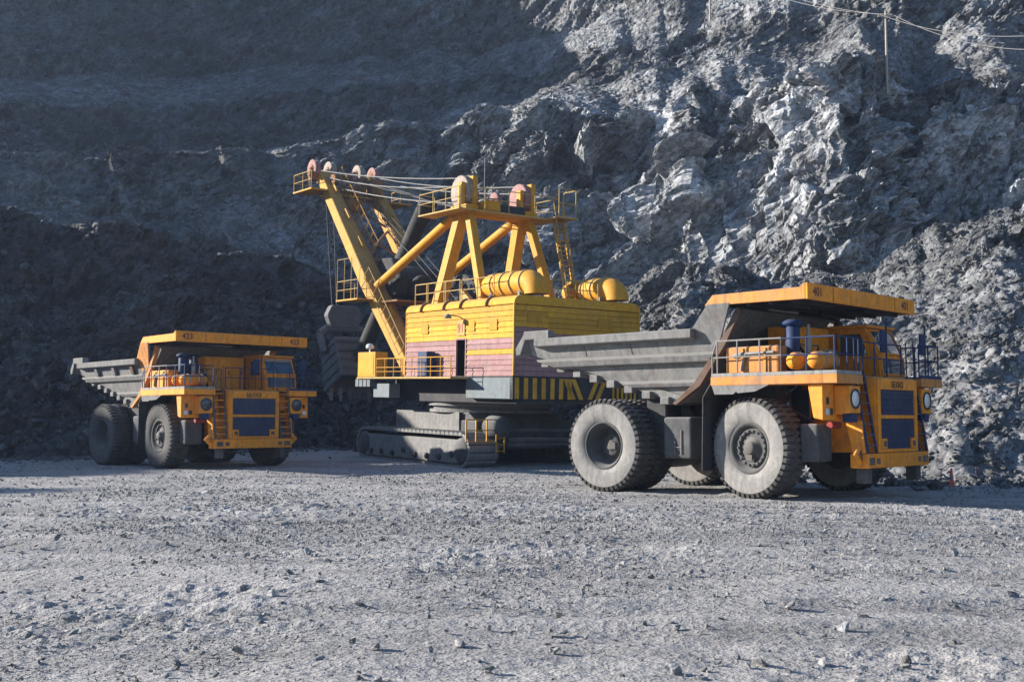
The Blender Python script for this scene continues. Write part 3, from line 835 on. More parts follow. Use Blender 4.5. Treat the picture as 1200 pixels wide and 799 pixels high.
    k = MB(); k.box(2.035, 2.115, -3.44, 3.44, 5.65, 6.12); k.build('front_lip', [M['orange']], canopy, 0.015)
    for y in (-1.98, 2.0):
        k = MB(); k.box(2.116, 2.124, y - .012, y + .012, 5.67, 6.10); k.build('seam', [M['num']], canopy)
    return body, canopy

def build_truck(loc, rz, style, number):
    root = empty('haul_truck', loc, (0, 0, R(rz)))
    O, B, D = M['orange'], M['blue'], M['dark']
    # chassis
    b = MB()
    for sg in (-1, 1):
        b.box(-7.0, 2.65, sg * .72, sg * 1.06, 1.45, 2.05); b.prism([(-7.0, 2.05), (-1.5, 2.05), (-2.6, 2.75), (-6.8, 2.75)], 'y', sg * .74, sg * 1.02)
    for x in (-6.9, -4.0, -1.6, 1.0): b.box(x, x + .3, -.72, .72, 1.5, 2.0)
    b.build('chassis', D, root, 0.02)
    b = MB(); b.tube((0, -2.3, 1.5), (0, 2.3, 1.5), .30, 12); b.box(-.5, .5, -1.6, 1.6, 1.15, 1.75); b.build('front_axle', D, root)
    b = MB(); b.lathe([(0, -2.4), (.62, -2.4), (.7, -1.5), (.85, -1.0), (.85, 1.0), (.7, 1.5), (.62, 2.4), (0, 2.4)], (-5.3, 0, 1.5), 'y', 24); b.build('rear_axle', D, root)
    for sg in (-1, 1):
        b = MB(); b.tube((.1, sg * 1.75, 1.3), (.1, sg * 1.62, 3.2), .21, 12); b.build('suspension_strut', M['mid'], root)
        b = MB(); b.tube((-2.7, sg * 1.38, 1.5), (-3.6, sg * 1.38, 2.7), .2, 12); b.tube((-3.5, sg * 1.38, 2.6), (-4.3, sg * 1.38, 3.2), .13, 12); b.build('hoist_cylinder', M['mid'], root)
        b = MB(); b.box(-3.42, -2.36, sg * 1.75, sg * 2.72, 1.06, 2.36)
        tk = b.build('fuel_tank' if sg < 0 else 'hydraulic_tank', M['mid'], root, 0.09, seg=3)
        b = MB(); b.tube((-2.72, sg * 2.75, 1.2), (-2.72, sg * 2.75, 1.95), .018); b.tube((-2.95, sg * 2.75, 1.2), (-2.95, sg * 2.75, 1.6), .014); b.tube((-2.98, sg * 2.75, 1.42), (-2.70, sg * 2.75, 1.42), .014); b.build('sight_gauge', M['rail_grey'], tk)
        b = MB(); b.box(-4.35, -3.55, sg * 1.3, sg * 2.35, 1.0, 3.05); b.build('duct_housing', M['dark'], root, 0.05)
        b = MB(); b.add([(-1.12, sg * 3.36, 3.5), (-1.5, sg * 3.36, 2.95), (-1.56, sg * 3.36, .75), (-1.12, sg * 1.8, 3.5), (-1.5, sg * 1.8, 2.95), (-1.56, sg * 1.8, .75)], [(0, 1, 4, 3), (1, 2, 5, 4)])
        o = b.build('mud_flap', M['dark'], root); md = o.modifiers.new('thick', 'SOLIDIFY'); md.thickness = .03
    # wheels
    ty, rr, rf, hf, hr = tyre_mesh(), rim_rear(), rim_front(), hub_front(), hub_rear()
    steer = -10.0 if style == 'ribs' else -2.0
    first = {}
    def wheel(x, y, kind, out, rot=0.0):
        key = kind
        if key not in first:
            w = (rf if kind == 'front' else rr).build('wheel', M['rim'], root)
            first.setdefault('tyre', None)
            if first['tyre'] is None:
                t_ = ty.build('tyre', [M['sidewall' if style == 'ribs' else 'sidewall_dark'], M['rubber']], w); first['tyre'] = t_
            else:
                t_ = first['tyre'].copy(); COL.objects.link(t_); t_.parent = w
            (hf if kind == 'front' else hr).build('hub', M['hubm'], w)
            first[key] = w
        else:
            w = copy_tree(first[key], root)
        w.location = (x, y, TYRE_R - .05)
        w.rotation_euler = (0, random.uniform(0, 6), 0)
        # outer face looks to -y when out<0, else turned round
        w.rotation_euler = Euler((0, 0, (0 if out < 0 else math.pi) + R(rot)))
        return w
    wheel(0, -2.70, 'front', -1, steer); wheel(0, 2.70, 'front', 1, steer)
    for y, out in ((-2.97, -1), (-1.93, -1), (1.93, 1), (2.97, 1)): wheel(-5.3, y, 'rear', out)
    # bumper
    b = MB(); b.box(2.55, 3.10, -2.0, 2.0, .90, 1.32); bp = b.build('bumper', O, root, 0.03, seg=2)
    for sg in (-1, 1):
        b = MB(); b.prism([(sg * 2.0, .92), (sg * 2.42, 1.30), (sg * 2.0, 1.70)], 'x', 2.86, 2.92); b.build('side_plate', O, bp, 0.01)
        for i in range(3):
            b = MB(); b.beam((2.926, sg * (2.06 + .1 * i), 1.12 + .08 * i), (2.926, sg * (2.02 + .03 * i), 1.45 - .02 * i), .012, .05, (1, 0, 0)); b.build('stripe', M['rust_orange'], bp)
        for y, w_, h_ in ((1.74, .15, .105), (1.36, .10, .08)):
            b = MB(); b.box(3.095, 3.112, sg * y - w_, sg * y + w_, 1.10 - h_, 1.10 + h_); b.build('fog_lamp', M['lampdark'], bp)
        b = MB(); b.box(2.6, 2.95, sg * 1.75, sg * 1.45, .46, .90); b.build('tow_bracket', M['mid'], root, 0.02)
    # hood and radiator
    b = MB(); b.box(.9, 3.02, -1.30, 1.30, 1.32, 3.49); hood = b.build('hood', O, root, 0.02)
    for z0, z1 in ((2.42, 3.14), (1.44, 2.30)):
        b = MB(); b.box(3.02, 3.035, -1.1, 1.1, z0, z1)
        for i in range(34):
            y = -1.07 + i * 2.14 / 33; b.box(3.03, 3.055, y - .014, y + .014, z0, z1)
        for z in np.linspace(z0 + .06, z1 - .06, 5): b.box(3.045, 3.065, -1.1, 1.1, z - .008, z + .008)
        b.build('grille_panel', M['grille'], hood)
    b = MB()
    for y in (-1.2, 1.2): b.box(3.02, 3.09, y - .09, y + .09, 1.34, 3.46)
    for z0, z1 in ((3.15, 3.46), (2.31, 2.41), (1.34, 1.43)): b.box(3.022, 3.087, -1.11, 1.11, z0, z1)
    gf = b.build('grille_frame', O, hood, 0.012)
    for sg in (-1, 1):
        b = MB(); b.box(3.05, 3.12, sg * 1.10, sg * .80, 1.44, 1.74); lb = b.build('lamp_box', O, hood, 0.015)
        b = MB(); b.box(3.12, 3.13, sg * 1.04, sg * .86, 1.50, 1.66); b.build('lens', M['lampdark'], lb)
    text_mesh('lettering', 'БЕЛАЗ', .24, M['ink'], gf, (3.092, -.44, 3.21), (0, 1, 0), (0, 0, 1), .004)
    # deck
    b = MB()
    b.box(-1.15, 2.96, -3.44, -1.92, 3.28, 3.54); b.box(-1.15, 2.70, -1.92, 1.92, 3.50, 3.54); b.box(-1.15, 2.96, 1.92, 3.44, 3.28, 3.54)
    deck = b.build('deck', M['orange_dusty'] if style == 'ribs' else O, root, 0.012)
    for sg in (-1, 1):
        b = MB(); b.prism([(-1.12, 3.28), (-1.02, 3.02), (-.38, 3.02), (-.28, 3.10), (-.22, 3.05), (.36, 3.09), (.82, 3.28)], 'y', sg * 3.38, sg * 3.43); b.build('skirt', M['body_grey'], deck)
        b = MB(); b.box(-1.13, 2.94, sg * 3.40, sg * 3.43, 3.545, 3.64); b.box(2.91, 2.94, sg * 3.39, sg * 1.95, 3.545, 3.64); b.build('toe_board', B if sg > 0 else M['rail_grey'], deck)
        # wing with lamps
        b = MB(); b.prism([(1.97, 3.28), (2.14, 2.32), (2.44, 2.26), (2.44, 3.28)], 'y', sg * 3.30, sg * 1.50); wing = b.build('wing', O, root, 0.02)
        b = MB(); b.prism([(2.445, 3.24), (2.445, 2.42), (2.92, 2.46), (2.92, 3.22)], 'y', sg * 2.68, sg * 2.02); hb = b.build('headlight_box', O, wing, 0.03, seg=2)
        b = MB(); b.lathe([(.27, 2.90), (.285, 2.95), (.25, 2.96), (.22, 2.935)], (0, sg * 2.35, 2.86), 'x', 24); b.build('bezel', D, hb)
        b = MB(); b.lathe([(.235, 2.93), (.16, 2.955), (0, 2.965)], (0, sg * 2.35, 2.86), 'x', 24); b.build('headlight', M['lamp'] if style == 'ribs' else M['lampdark'], hb)
        for y, z, w_, h_, mm in ((3.08, 2.50, .10, .09, 'lamp'), (2.86, 2.50, .08, .09, 'lampdark'), (3.05, 2.80, .06, .10, 'dark')):
            b = MB(); b.box(2.442, 2.475, sg * y - w_, sg * y + w_, z - h_, z + h_); b.build('marker_lamp', M[mm], wing, 0.01)
        for i in range(4):
            b = MB(); b.box(2.442, 2.462, sg * (1.60 + i * .1), sg * (1.66 + i * .1), 2.42, 2.62); b.build('vent_slot', D, wing)
        b = MB(); b.box(2.62, 2.9, sg * 2.55, sg * 2.18, 2.20, 2.45); b.build('blue_box', B, wing, 0.02)
        b = MB(); b.tube((2.2, sg * 2.5, 2.12), (2.2, sg * 1.95, 2.12), .10, 10); b.build('extinguisher', M['red'], root)
        b = MB(); b.prism([(2.46, 2.26), (2.95, 2.26), (3.04, 1.33), (2.66, 1.33)], 'y', sg * 2.06, sg * 1.99); b.build('step_panel', O, root, 0.01)
        b = MB(); b.box(1.46, 2.02, sg * 2.86, sg * 2.02, 1.08, 2.16); b.build('battery_box', M['mid'], root, 0.06, seg=2)
        # ladder
        b = MB()
        for y in (1.94, 1.42):
            b.beam((3.08, sg * y, 1.33), (2.72, sg * y, 3.6), .04, .09, (0, 1, 0)); b.tube((2.72, sg * y, 3.5), (2.7, sg * y, 4.62), .02, 6)
        lad = b.build('ladder', B if style == 'ribs' else M['mid'], root)
        for i in range(7):
            z = 1.55 + i * .30; x = 3.08 - (z - 1.33) * .16
            b = MB(); b.box(x - .13, x + .03, sg * 1.92, sg * 1.44, z - .02, z + .02); b.build('step', M['mid'] if style == 'ribs' else (O if i % 2 else M['orange_dusty']), lad)
    # hand rails
    b = MB()
    pts = [(-.94, -3.38, 3.58)] + [(x, -3.38, 3.58) for x in (-.25, .5, 1.2)]
    rail(b, pts, .026, True, 1.02)
    b.path([(-.94, -3.38, 4.60), (-1.12, -3.38, 4.15), (-1.12, -3.38, 3.58)], .026); b.path([(-1.12, -3.38, 4.11), (-.94, -3.38, 4.11)], .022)
    b.build('handrail', M['rail_grey'], deck)
    b = MB(); rail(b, [(1.2, -3.38, 3.58), (2.0, -3.38, 3.58), (2.86, -3.38, 3.58)] + [(2.86, y, 3.58) for y in (-2.65, -1.98)], .026, True, 1.0); b.build('handrail', B, deck)
    b = MB(); rail(b, [(2.62, y, 3.58) for y in (-1.25, -.5, .3, 1.25)], .024, True, .95); b.build('handrail', B, deck)
    b = MB(); rail(b, [(2.86, y, 3.58) for y in (1.98, 2.65, 3.38)] + [(x, 3.38, 3.58) for x in (2.1, 1.3, .4, -.5)], .026, True, 1.0); b.build('handrail', B, deck)
    b = MB(); rail(b, [(.75, -1.9, 3.58), (.75, -1.15, 3.58), (.75, -.4, 3.58)], .022, True, .95); b.build('handrail', M['mid'], deck)
    # cab on the left of the deck
    b = MB(); b.prism([(.15, 3.55), (1.98, 3.55), (1.93, 4.25), (1.50, 5.14), (.15, 5.14)], 'y', 1.22, 2.95); cab = b.build('cab', O, root, 0.03, seg=2)
    b = MB(); b.box(.05, 1.62, 1.12, 3.05, 5.145, 5.24); b.build('cab_roof', O, cab, 0.03)
    def pane(p, q, name, inset=.012, mat='glass', fr=.05):
        """glass on the slanted front between two heights, with a frame round it"""
        (x0, z0), (x1, z1) = p, q
        n = Vector((z1 - z0, 0, x0 - x1)).normalized()
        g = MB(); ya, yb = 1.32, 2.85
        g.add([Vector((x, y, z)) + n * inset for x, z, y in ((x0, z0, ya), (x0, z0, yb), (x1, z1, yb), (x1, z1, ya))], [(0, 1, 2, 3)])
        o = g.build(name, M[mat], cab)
        f = MB()
        for a, c in (((x0, ya, z0), (x0, yb, z0)), ((x1, ya, z1), (x1, yb, z1)), ((x0, ya, z0), (x1, ya, z1)), ((x0, yb, z0), (x1, yb, z1))):
            f.beam(Vector(a) + n * .02, Vector(c) + n * .02, fr, .05, n)
        f.build('window_frame', O, cab)
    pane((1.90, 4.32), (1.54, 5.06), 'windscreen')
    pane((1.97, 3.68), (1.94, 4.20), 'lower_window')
    if style == 'posts':
        b = MB(); b.beam((1.64, 1.36, 4.98), (1.64, 2.81, 4.98), .13, .03, (1, 0, .45)); b.build('sun_strip', M['cream'], cab)
    for sg, y in ((-1, 1.22), (1, 2.95)):
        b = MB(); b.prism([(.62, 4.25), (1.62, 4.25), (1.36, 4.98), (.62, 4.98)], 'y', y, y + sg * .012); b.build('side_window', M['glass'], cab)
        f = MB(); q = [(.62, 4.25), (1.62, 4.25), (1.36, 4.98), (.62, 4.98)]
        for i in range(4): f.beam((q[i][0], y + sg * .015, q[i][1]), (q[(i + 1) % 4][0], y + sg * .015, q[(i + 1) % 4][1]), .05, .05, (0, 1, 0))
        f.build('window_frame', O, cab)
        b = MB(); b.box(.5, .53, y, y + sg * .01, 3.6, 5.05); b.build('door_seam', M['rust_orange'], cab)
    # mirrors
    for x, y in ((2.4, .75), (2.55, 3.15)):
        b = MB(); b.tube((x, y, 3.55), (x, y, 5.25), .03, 6)
        for z in (4.95, 4.35): b.tube((x, y, z), (x + .05, y - .3, z), .02, 6)
        mi = b.build('mirror_post', B, root)
        b = MB(); b.box(x, x + .06, y - .46, y - .12, 4.3, 4.98); b.build('mirror', M['blue'], mi, 0.02)
    # wiper, hoses, cable runs
    b = MB(); b.tube((1.93, 2.1, 4.33), (1.73, 1.75, 4.80), .014, 5); b.beam((1.80, 1.62, 4.62), (1.66, 1.86, 4.95), .03, .02, (1, 0, .4)); b.build('wiper', D, cab)
    for k, (pts, r_) in enumerate((([(-1.0, -2.1, 3.25), (-.6, -2.2, 2.6), (-1.3, -2.0, 2.2), (-2.3, -1.9, 2.5)], .045), ([(.7, -2.2, 3.2), (.95, -2.35, 2.55), (1.5, -2.1, 2.2)], .04), ([(1.5, -1.5, 3.2), (1.35, -1.7, 2.4), (.6, -1.5, 1.9)], .05),
                                   ([(-.5, -1.2, 3.6), (.2, -1.9, 3.75), (.9, -2.1, 3.62), (1.35, -1.95, 3.7)], .04), ([(.45, -.9, 3.6), (.7, -1.2, 4.3), (.62, -1.6, 4.7)], .05))):
        b = MB(); b.path(pts, r_, 7); b.build('hose', M['black'], root)
    b = MB(); b.path([(1.75, -1.9, 3.62), (1.75, -1.9, 4.3), (1.75, -1.2, 4.3), (1.75, -1.2, 3.62)], .022); b.build('grab_rail', M['rail_grey'], root)
    for y in (-.75, 0, .75):
        b = MB(); b.box(2.3, 2.34, y - .05, y + .05, 3.545, 3.60); b.build('lifting_lug', M['mid'], root)
    # machinery on the deck
    b = MB(); b.box(-.62, .35, -1.05, 1.05, 3.55, 5.14); cb = b.build('control_cabinet', O, root, 0.02)
    for y in (-.98, -.30, .38):
        b = MB(); b.box(.352, .372, y, y + .60, 3.7, 5.02); d_ = b.build('cabinet_door', O, cb, 0.01)
        b = MB(); b.box(.373, .40, y + .5, y + .54, 4.3, 4.5); b.build('handle', D, d_)
    b = MB(); b.box(-.75, 1.02, -3.22, -2.35, 3.60, 4.42); ab = b.build('air_filter_box', M['orange_dusty'] if style == 'ribs' else O, root, 0.06, seg=2)
    for x in (-.2, .55):
        b = MB(); b.box(x, x + .07, -3.255, -3.225, 3.62, 4.36); b.build('rib', O, ab)
    b = MB(); b.tube((-.45, -3.24, 4.15), (-.1, -3.24, 4.2), .07, 8); b.path([(-.2, -3.26, 3.7), (-.05, -3.26, 4.2), (.9, -3.26, 4.22)], .045, 8); b.build('pipe', M['rail_grey'], ab)
    for x in (1.42, 2.08):
        b = MB(); b.lathe([(0, -3.20), (.12, -3.19), (.21, -3.12), (.25, -3.02), (.25, -2.08), (.21, -1.98), (.12, -1.91), (0, -1.90)], (x, 0, 3.95), 'y', 24)
        tk = b.build('air_tank', O, root)
        for y in (-2.85, -2.2):
            b = MB(); b.lathe([(.255, y), (.27, y + .01), (.27, y + .06), (.255, y + .07)], (x, 0, 3.95), 'y', 24); b.build('strap', M['rail_grey'], tk)
    for x, y in ((1.12, -2.55), (.62, -1.75)):
        b = MB(); b.lathe([(0, 3.6), (.2, 3.6), (.2, 4.95), (.14, 5.0), (.14, 5.02), (.30, 5.03), (.31, 5.10), (.18, 5.18), (0, 5.19)], (x, y, 0), 'z', 20); b.build('air_intake', B, root)
    b = MB(); b.tube((1.42, -2.2, 4.2), (1.42, -2.2, 4.75), .09, 10); b.tube((1.42, -2.2, 4.75), (1.42, -2.2, 5.05), .05, 8); b.build('exhaust_pipe', M['rail_grey'], root)
    body, canopy = body_part(root, style)
    for y, sz in ((-3.15, .36), (2.45, .36)):
        text_mesh('number', number, sz, M['num'], canopy, (2.118, y, 5.77), (0, 1, 0), (0, 0, 1), .003)
    return root

truck_a = build_truck(TRUCK_A['loc'], TRUCK_A['rz'], 'ribs', '401')
tag(truck_a, 'nearer orange dump truck in sun, dusty grey body, standing in front of the power shovel', 'dump truck', 'orange quarry dump trucks')
truck_b = build_truck(TRUCK_B['loc'], TRUCK_B['rz'], 'posts', '423')
tag(truck_b, 'farther orange dump truck in shade below the dark rubble face, numbered 423', 'dump truck', 'orange quarry dump trucks')

# ------------------------------------------------------------------ power shovel
SH = empty('power_shovel', SHOVEL['loc'], Euler((0, R(SHOVEL['tilt']), 0)))
SH.rotation_mode = 'QUATERNION'
SH.rotation_quaternion = (Matrix.Rotation(R(SHOVEL['rz']), 3, 'Z') @ Matrix.Rotation(R(SHOVEL['tilt']), 3, 'Y')).to_quaternion()
tag(SH, 'yellow and pink electric mining shovel on crawlers digging at the dark rock face', 'mining shovel')
Yl, Bo, Bk, Dk = M['yellow'], M['boom'], M['black'], M['dark']

def crawler(sg):
    yo, yi = sg * 4.9, sg * 3.1
    x0, x1, r = -4.75, 6.9, .84
    b = MB()
    L = (x1 - x0) - 2 * r; per = 2 * L + 2 * math.pi * r; n = 62
    for i in range(n):
        s_ = per * i / n
        if s_ < L: p, t_ = (x0 + r + s_, 2 * r), 0
        elif s_ < L + math.pi * r: a = (s_ - L) / r; p, t_ = (x1 - r + r * math.sin(a), r + r * math.cos(a)), -a
        elif s_ < 2 * L + math.pi * r: p, t_ = (x1 - r - (s_ - L - math.pi * r), 0), math.pi
        else: a = (s_ - 2 * L - math.pi * r) / r; p, t_ = (x0 + r - r * math.sin(a), r - r * math.cos(a)), math.pi - a
        d = Vector((math.cos(t_), 0, math.sin(t_))); u = Vector((-math.sin(t_), 0, math.cos(t_)))
        c = Vector((p[0], 0, p[1])); w = per / n * .44
        q = [c - d * w - u * .10, c + d * w - u * .10, c + d * w + u * .02, c + d * .09 + u * .07, c - d * .09 + u * .07, c - d * w + u * .02]
        b.prism([(k.x, k.z) for k in q], 'y', yo, yi)
    tr = b.build('crawler_track', M['track_grey'], SH)
    b = MB(); b.prism([(-3.6, .14), (6.0, .14), (6.62, .55), (6.6, 1.1), (6.1, 1.36), (-3.4, 1.36), (-4.2, 1.15), (-4.35, .6)], 'y', sg * 4.82, sg * 3.2)
    fr = b.build('crawler_frame', M['track_grey'], tr, 0.05)
    for i in range(8):
        x = -3.1 + i * 1.2; b = MB(); b.lathe([(0, sg * 4.94), (.13, sg * 4.94), (.17, sg * 4.90), (.17, sg * 4.80)], (x, 0, .42 if i % 4 else .62), 'y', 14); b.build('roller_cap', Dk, fr)
    for x in (-3.95, 6.2):
        b = MB(); b.lathe([(0, sg * 4.93), (.34, sg * 4.93), (.44, sg * 4.88), (.62, sg * 4.86), (.66, sg * 4.7)], (x, 0, .84), 'y', 20); b.build('idler_wheel', M['mid'], tr)
for sg in (1, -1): crawler(sg)
# undercarriage
b = MB(); b.box(-2.9, 5.2, -3.15, 3.15, .8, 2.3); b.prism([(-2.5, 2.3), (4.4, 2.3), (3.6, 2.72), (-1.8, 2.72)], 'y', -3.0, 3.0); uc = b.build('undercarriage', M['mid'], SH, 0.04)
b = MB(); b.box(-1.3, 5.3, 3.16, 3.24, 1.5, 2.72); b.build('side_plate', M['track_grey'], uc, 0.02)
b = MB(); b.lathe([(0, 2.70), (3.5, 2.70), (3.5, 2.86), (3.3, 2.88), (3.3, 3.02), (3.55, 3.05), (3.55, 3.22), (0, 3.22)], (0.4, 0, 0), 'z', 60, False); b.build('roller_path', M['track_grey'], SH)
b = MB(); b.lathe([(0, -.75), (.42, -.75), (.55, -.55), (.58, .3), (.45, .55), (0, .6)], (-4.6, 3.2, 2.05), 'x', 20); b.build('travel_motor', M['mid'], uc)
for z, r in ((1.85, .09), (1.35, .14), (1.10, .09)):
    b = MB(); b.tube((-4.9, 2.6, z), (-4.9, -3.2, z), r, 10); b.build('pipe', M['mid'], uc)
b = MB()                                                          # low ladder and guard at the rear left
for y in (5.35, 4.75, 4.1): b.beam((-5.15, y, 1.30), (-5.15, y, 2.45), .06, .06, (1, 0, 0))
for z in (1.32, 1.9, 2.43): b.tube((-5.15, 5.35, z), (-5.15, 3.55, z), .03, 6)
for y in (3.55, 3.05): b.tube((-5.2, y, .75), (-5.2, y, 2.4), .035, 6)
for i in range(5): b.tube((-5.2, 3.55, .85 + i * .32), (-5.2, 3.05, .85 + i * .32), .025, 6)
b.build('access_ladder', M['yellow'], uc)
# revolving frame, counterweight
b = MB(); b.box(-7.1, 4.6, -3.7, 3.7, 3.25, 4.50); b.box(2.5, 6.6, -2.6, 2.6, 3.4, 4.45); b.build('revolving_frame', Dk, SH, 0.03)
b = MB(); b.box(-7.30, -3.2, 3.72, 4.12, 3.48, 4.54); cw = b.build('counterweight', M['cw_grey'], SH, 0.03)
b = MB(); b.box(-7.34, -7.05, -4.12, 4.12, 3.47, 4.56); cr = b.build('counterweight', Bk, SH, 0.02)
def stripe(pts): b = MB(); b.prism(pts, 'x', -7.345, -7.352); b.build('stripe', M['board_yellow'], cr)
for i in range(7):
    y = 4.02 - i * .55; stripe([(y, 3.50), (y - .26, 3.50), (y - .26, 4.53), (y, 4.53)])
for k in (0, 1):                                                   # V of three bars
    sgn = -1 if k else 1
    for a in (0, .5):
        y = -.45 + sgn * (.14 + a)
        stripe([(y + sgn * .52, 4.53), (y + sgn * .80, 4.53), (y + sgn * (.28 - .0), 3.50 + (.0 if a else .0)), (y, 3.50)])
for i in range(6):
    y = -2.25 - i * .30; stripe([(y, 3.50), (y - .15, 3.50), (y - .15, 4.53), (y, 4.53)])
# house
b = MB(); b.box(-7.1, 2.75, -3.9, 3.1, 4.57, 8.2); b.box(-7.25, 2.9, -4.1, 4.1, 4.50, 4.62); house = b.build('house', Dk, SH)
ZB, ZT, NB = 4.62, 8.12, 13
bh = (ZT - ZB) / NB
def board(p0, p1, z, nrm, mat):
    """lap board: thicker at its lower edge"""
    p0, p1, n = Vector((*p0, 0)), Vector((*p1, 0)), Vector((*nrm, 0))
    q = [(0.0, 0.0), (.075, 0.0), (.03, bh - .012), (0.0, bh - .012)]
    b = MB(); va = [p0 + n * a + Vector((0, 0, z + h)) for a, h in q]; vb = [p1 + n * a + Vector((0, 0, z + h)) for a, h in q]
    b.add(va + vb, [(0, 1, 2, 3), (7, 6, 5, 4)] + [(i, i + 4, (i + 1) % 4 + 4, (i + 1) % 4) for i in range(4)])
    b.build('board', mat, house)
YB, PB = M['board_yellow'], M['board_pink']
for i in range(NB):
    z = ZB + i * bh
    m = YB if i >= 7 or i == 4 else PB
    if i < 7:
        board((2.9, 4.05), (-2.22, 4.05), z, (0, 1), PB if i < 7 and i != 4 else (PB if i != 4 else PB)); board((-3.16, 4.05), (-7.28, 4.05), z, (0, 1), m)
    else: board((2.9, 4.05), (-7.28, 4.05), z, (0, 1), YB)
    mr = YB if i >= 9 else PB
    board((-7.27, 4.05), (-7.27, 2.0), z, (-1, 0), PB if i < 9 and i != 4 else YB)
    board((-7.27, 2.0), (-7.27, .3), z, (-1, 0), YB if i >= 8 or i == 4 else PB); board((-7.27, .3), (-7.27, -2.6), z, (-1, 0), PB if i < 8 else YB)
    board((-7.27, -2.6), (-7.27, -4.08), z, (-1, 0), YB if i > 5 else PB)
    board((2.88, 4.05), (2.88, -4.08), z, (1, 0), YB if i >= 7 else PB); board((2.9, -4.08), (-7.28, -4.08), z, (0, -1), YB if i >= 7 else PB)
for p in ((-7.30, 4.08), (2.92, 4.08), (-7.30, -4.1)):
    b = MB(); b.box(p[0] - .05, p[0] + .05, p[1] - .045, p[1] + .045, ZB, ZT + .1); b.build('corner_post', YB, house, 0.02)
b = MB(); b.box(-3.18, -3.10, 4.04, 4.14, 4.62, 6.5); b.box(-2.26, -2.18, 4.04, 4.14, 4.62, 6.5); b.box(-3.18, -2.18, 4.04, 4.14, 6.5, 6.58); b.build('door_frame', M['board_pink'], house)
arc = [(4.14 - .46 * (1 - math.cos(t)), 8.14 + .46 * math.sin(t)) for t in np.linspace(0, math.pi / 2, 7)]
b = MB(); b.prism(arc + [(-y, z) for y, z in reversed(arc)], 'x', -7.38, 2.98); roof = b.build('roof', YB, SH, 0.03)
for x in (1.3, -1.0, -2.6, -5.0):
    b = MB(); pts = [Vector((x, y * 1.012, 8.14 + (z - 8.14) * 1.05)) for y, z in arc]; b.path(pts, .07, 8); b.build('eave_hook', M['brown'], roof)
b = MB(); rail(b, [(x, 3.62, 8.62) for x in (2.8, 1.6, 1.45, -.2, -.35, -1.75)], .03, True, 1.12); b.build('roof_railing', M['pale_yellow'], roof)
b = MB(); rail(b, [(x, 3.5, 8.62) for x in (-1.75, -3.2, -4.7)], .026, True, 1.1); b.build('roof_railing', M['pale_yellow'], roof)
b = MB(); rail(b, [(-7.1, y, 8.62) for y in (1.6, .6, -.4, -1.4)], .03, True, .9); b.build('roof_railing', M['pale_yellow'], roof)
b = MB(); b.prism([(-1.2, 8.6), (-2.3, 8.6), (-1.2, 9.35)], 'y', 3.0, 3.25); b.build('roof_bracket', M['pale_yellow'], roof)
# number plate, lamp, door
b = MB(); b.box(-3.05, -2.3, 4.132, 4.15, 6.72, 7.52); npl = b.build('number_plate', M['pale_yellow'], house)
text_mesh('number', '91', .62, M['red'], npl, (-2.36, 4.152, 6.90), (-1, 0, 0), (0, 0, 1), .003)
b = MB(); b.tube((-2.45, 4.1, 7.72), (-2.45, 4.85, 7.78), .03, 6); b.lathe([(.06, 0), (.17, -.05), (.19, -.22), (0, -.2)], (-2.45, 4.8, 7.82), 'z', 14); b.build('flood_lamp', M['cw_grey'], house)
# ventilation ducts on the roof
def duct(xa, xb, y, z, r):
    b = MB(); b.lathe([(0, xa), (r * .6, xa), (r * .86, xa - .06), (r * .9, xa - .3), (r, xa - .36), (r, xb)], (0, y, z), 'x', 28)
    N = 7
    rings = []
    for k in range(N + 1):
        a = math.pi / 2 * k / N * 1.0
        c = Vector((xb - r * 1.05 * math.sin(a), y, z - r * 1.05 * (1 - math.cos(a)))); d = Vector((-math.cos(a), 0, -math.sin(a)))
        u = Vector((0, 1, 0)); w = d.cross(u); rings.append([c + u * r * math.cos(t) + w * r * math.sin(t) for t in np.linspace(0, 2 * math.pi, 28, endpoint=False)])
    vs = [p for q in rings for p in q]; fs = [(k * 28 + i, k * 28 + (i + 1) % 28, (k + 1) * 28 + (i + 1) % 28, (k + 1) * 28 + i) for k in range(N) for i in range(28)]
    b.smooth = True; b.add(vs, fs); b.smooth = False
    o = b.build('ventilation_duct', Yl, SH)
    for x in np.linspace(xa - .9, xb + .08, 4):
        q = MB(); q.lathe([(r, x - .06), (r + .05, x - .05), (r + .05, x + .05), (r, x + .06)], (0, y, z), 'x', 28); q.build('duct_band', M['pale_yellow'], o)
    for x in (xa - .7, xb + .3):
        q = MB(); q.box(x - .08, x + .08, y - r * .7, y + r * .7, 8.6, z - r * .55); q.build('duct_foot', M['cw_grey'], o)
duct(-2.6, -6.15, 2.35, 9.40, .62); duct(-3.0, -6.4, -2.75, 9.36, .62)
# walkway along the left side, cabinet at its end
b = MB(); b.box(-3.6, 6.35, 4.18, 5.32, 4.46, 4.56); b.box(3.0, 6.35, -4.1, 4.18, 4.45, 4.55); wk = b.build('walkway', M['pale_yellow'], SH, 0.015)
b = MB(); rail(b, [(x, 5.26, 4.56) for x in np.linspace(4.15, -3.5, 9)], .026, True, 1.02); b.path([(4.15, 5.26, 4.86), (-3.5, 5.26, 4.86)], .018); b.build('walkway_railing', M['yellow'], wk)
b = MB(); rail(b, [(x, 4.3, 4.56) for x in np.linspace(6.2, 3.1, 6)], .03, True, 1.0); b.build('walkway_railing', M['brown'], wk)
b = MB(); b.box(4.22, 6.28, 4.5, 5.3, 4.57, 5.98); cabn = b.build('yellow_cabinet', YB, SH, 0.03)
b = MB(); b.box(4.4, 6.1, 5.302, 5.318, 4.7, 5.88); b.build('cabinet_door', YB, cabn, 0.006)
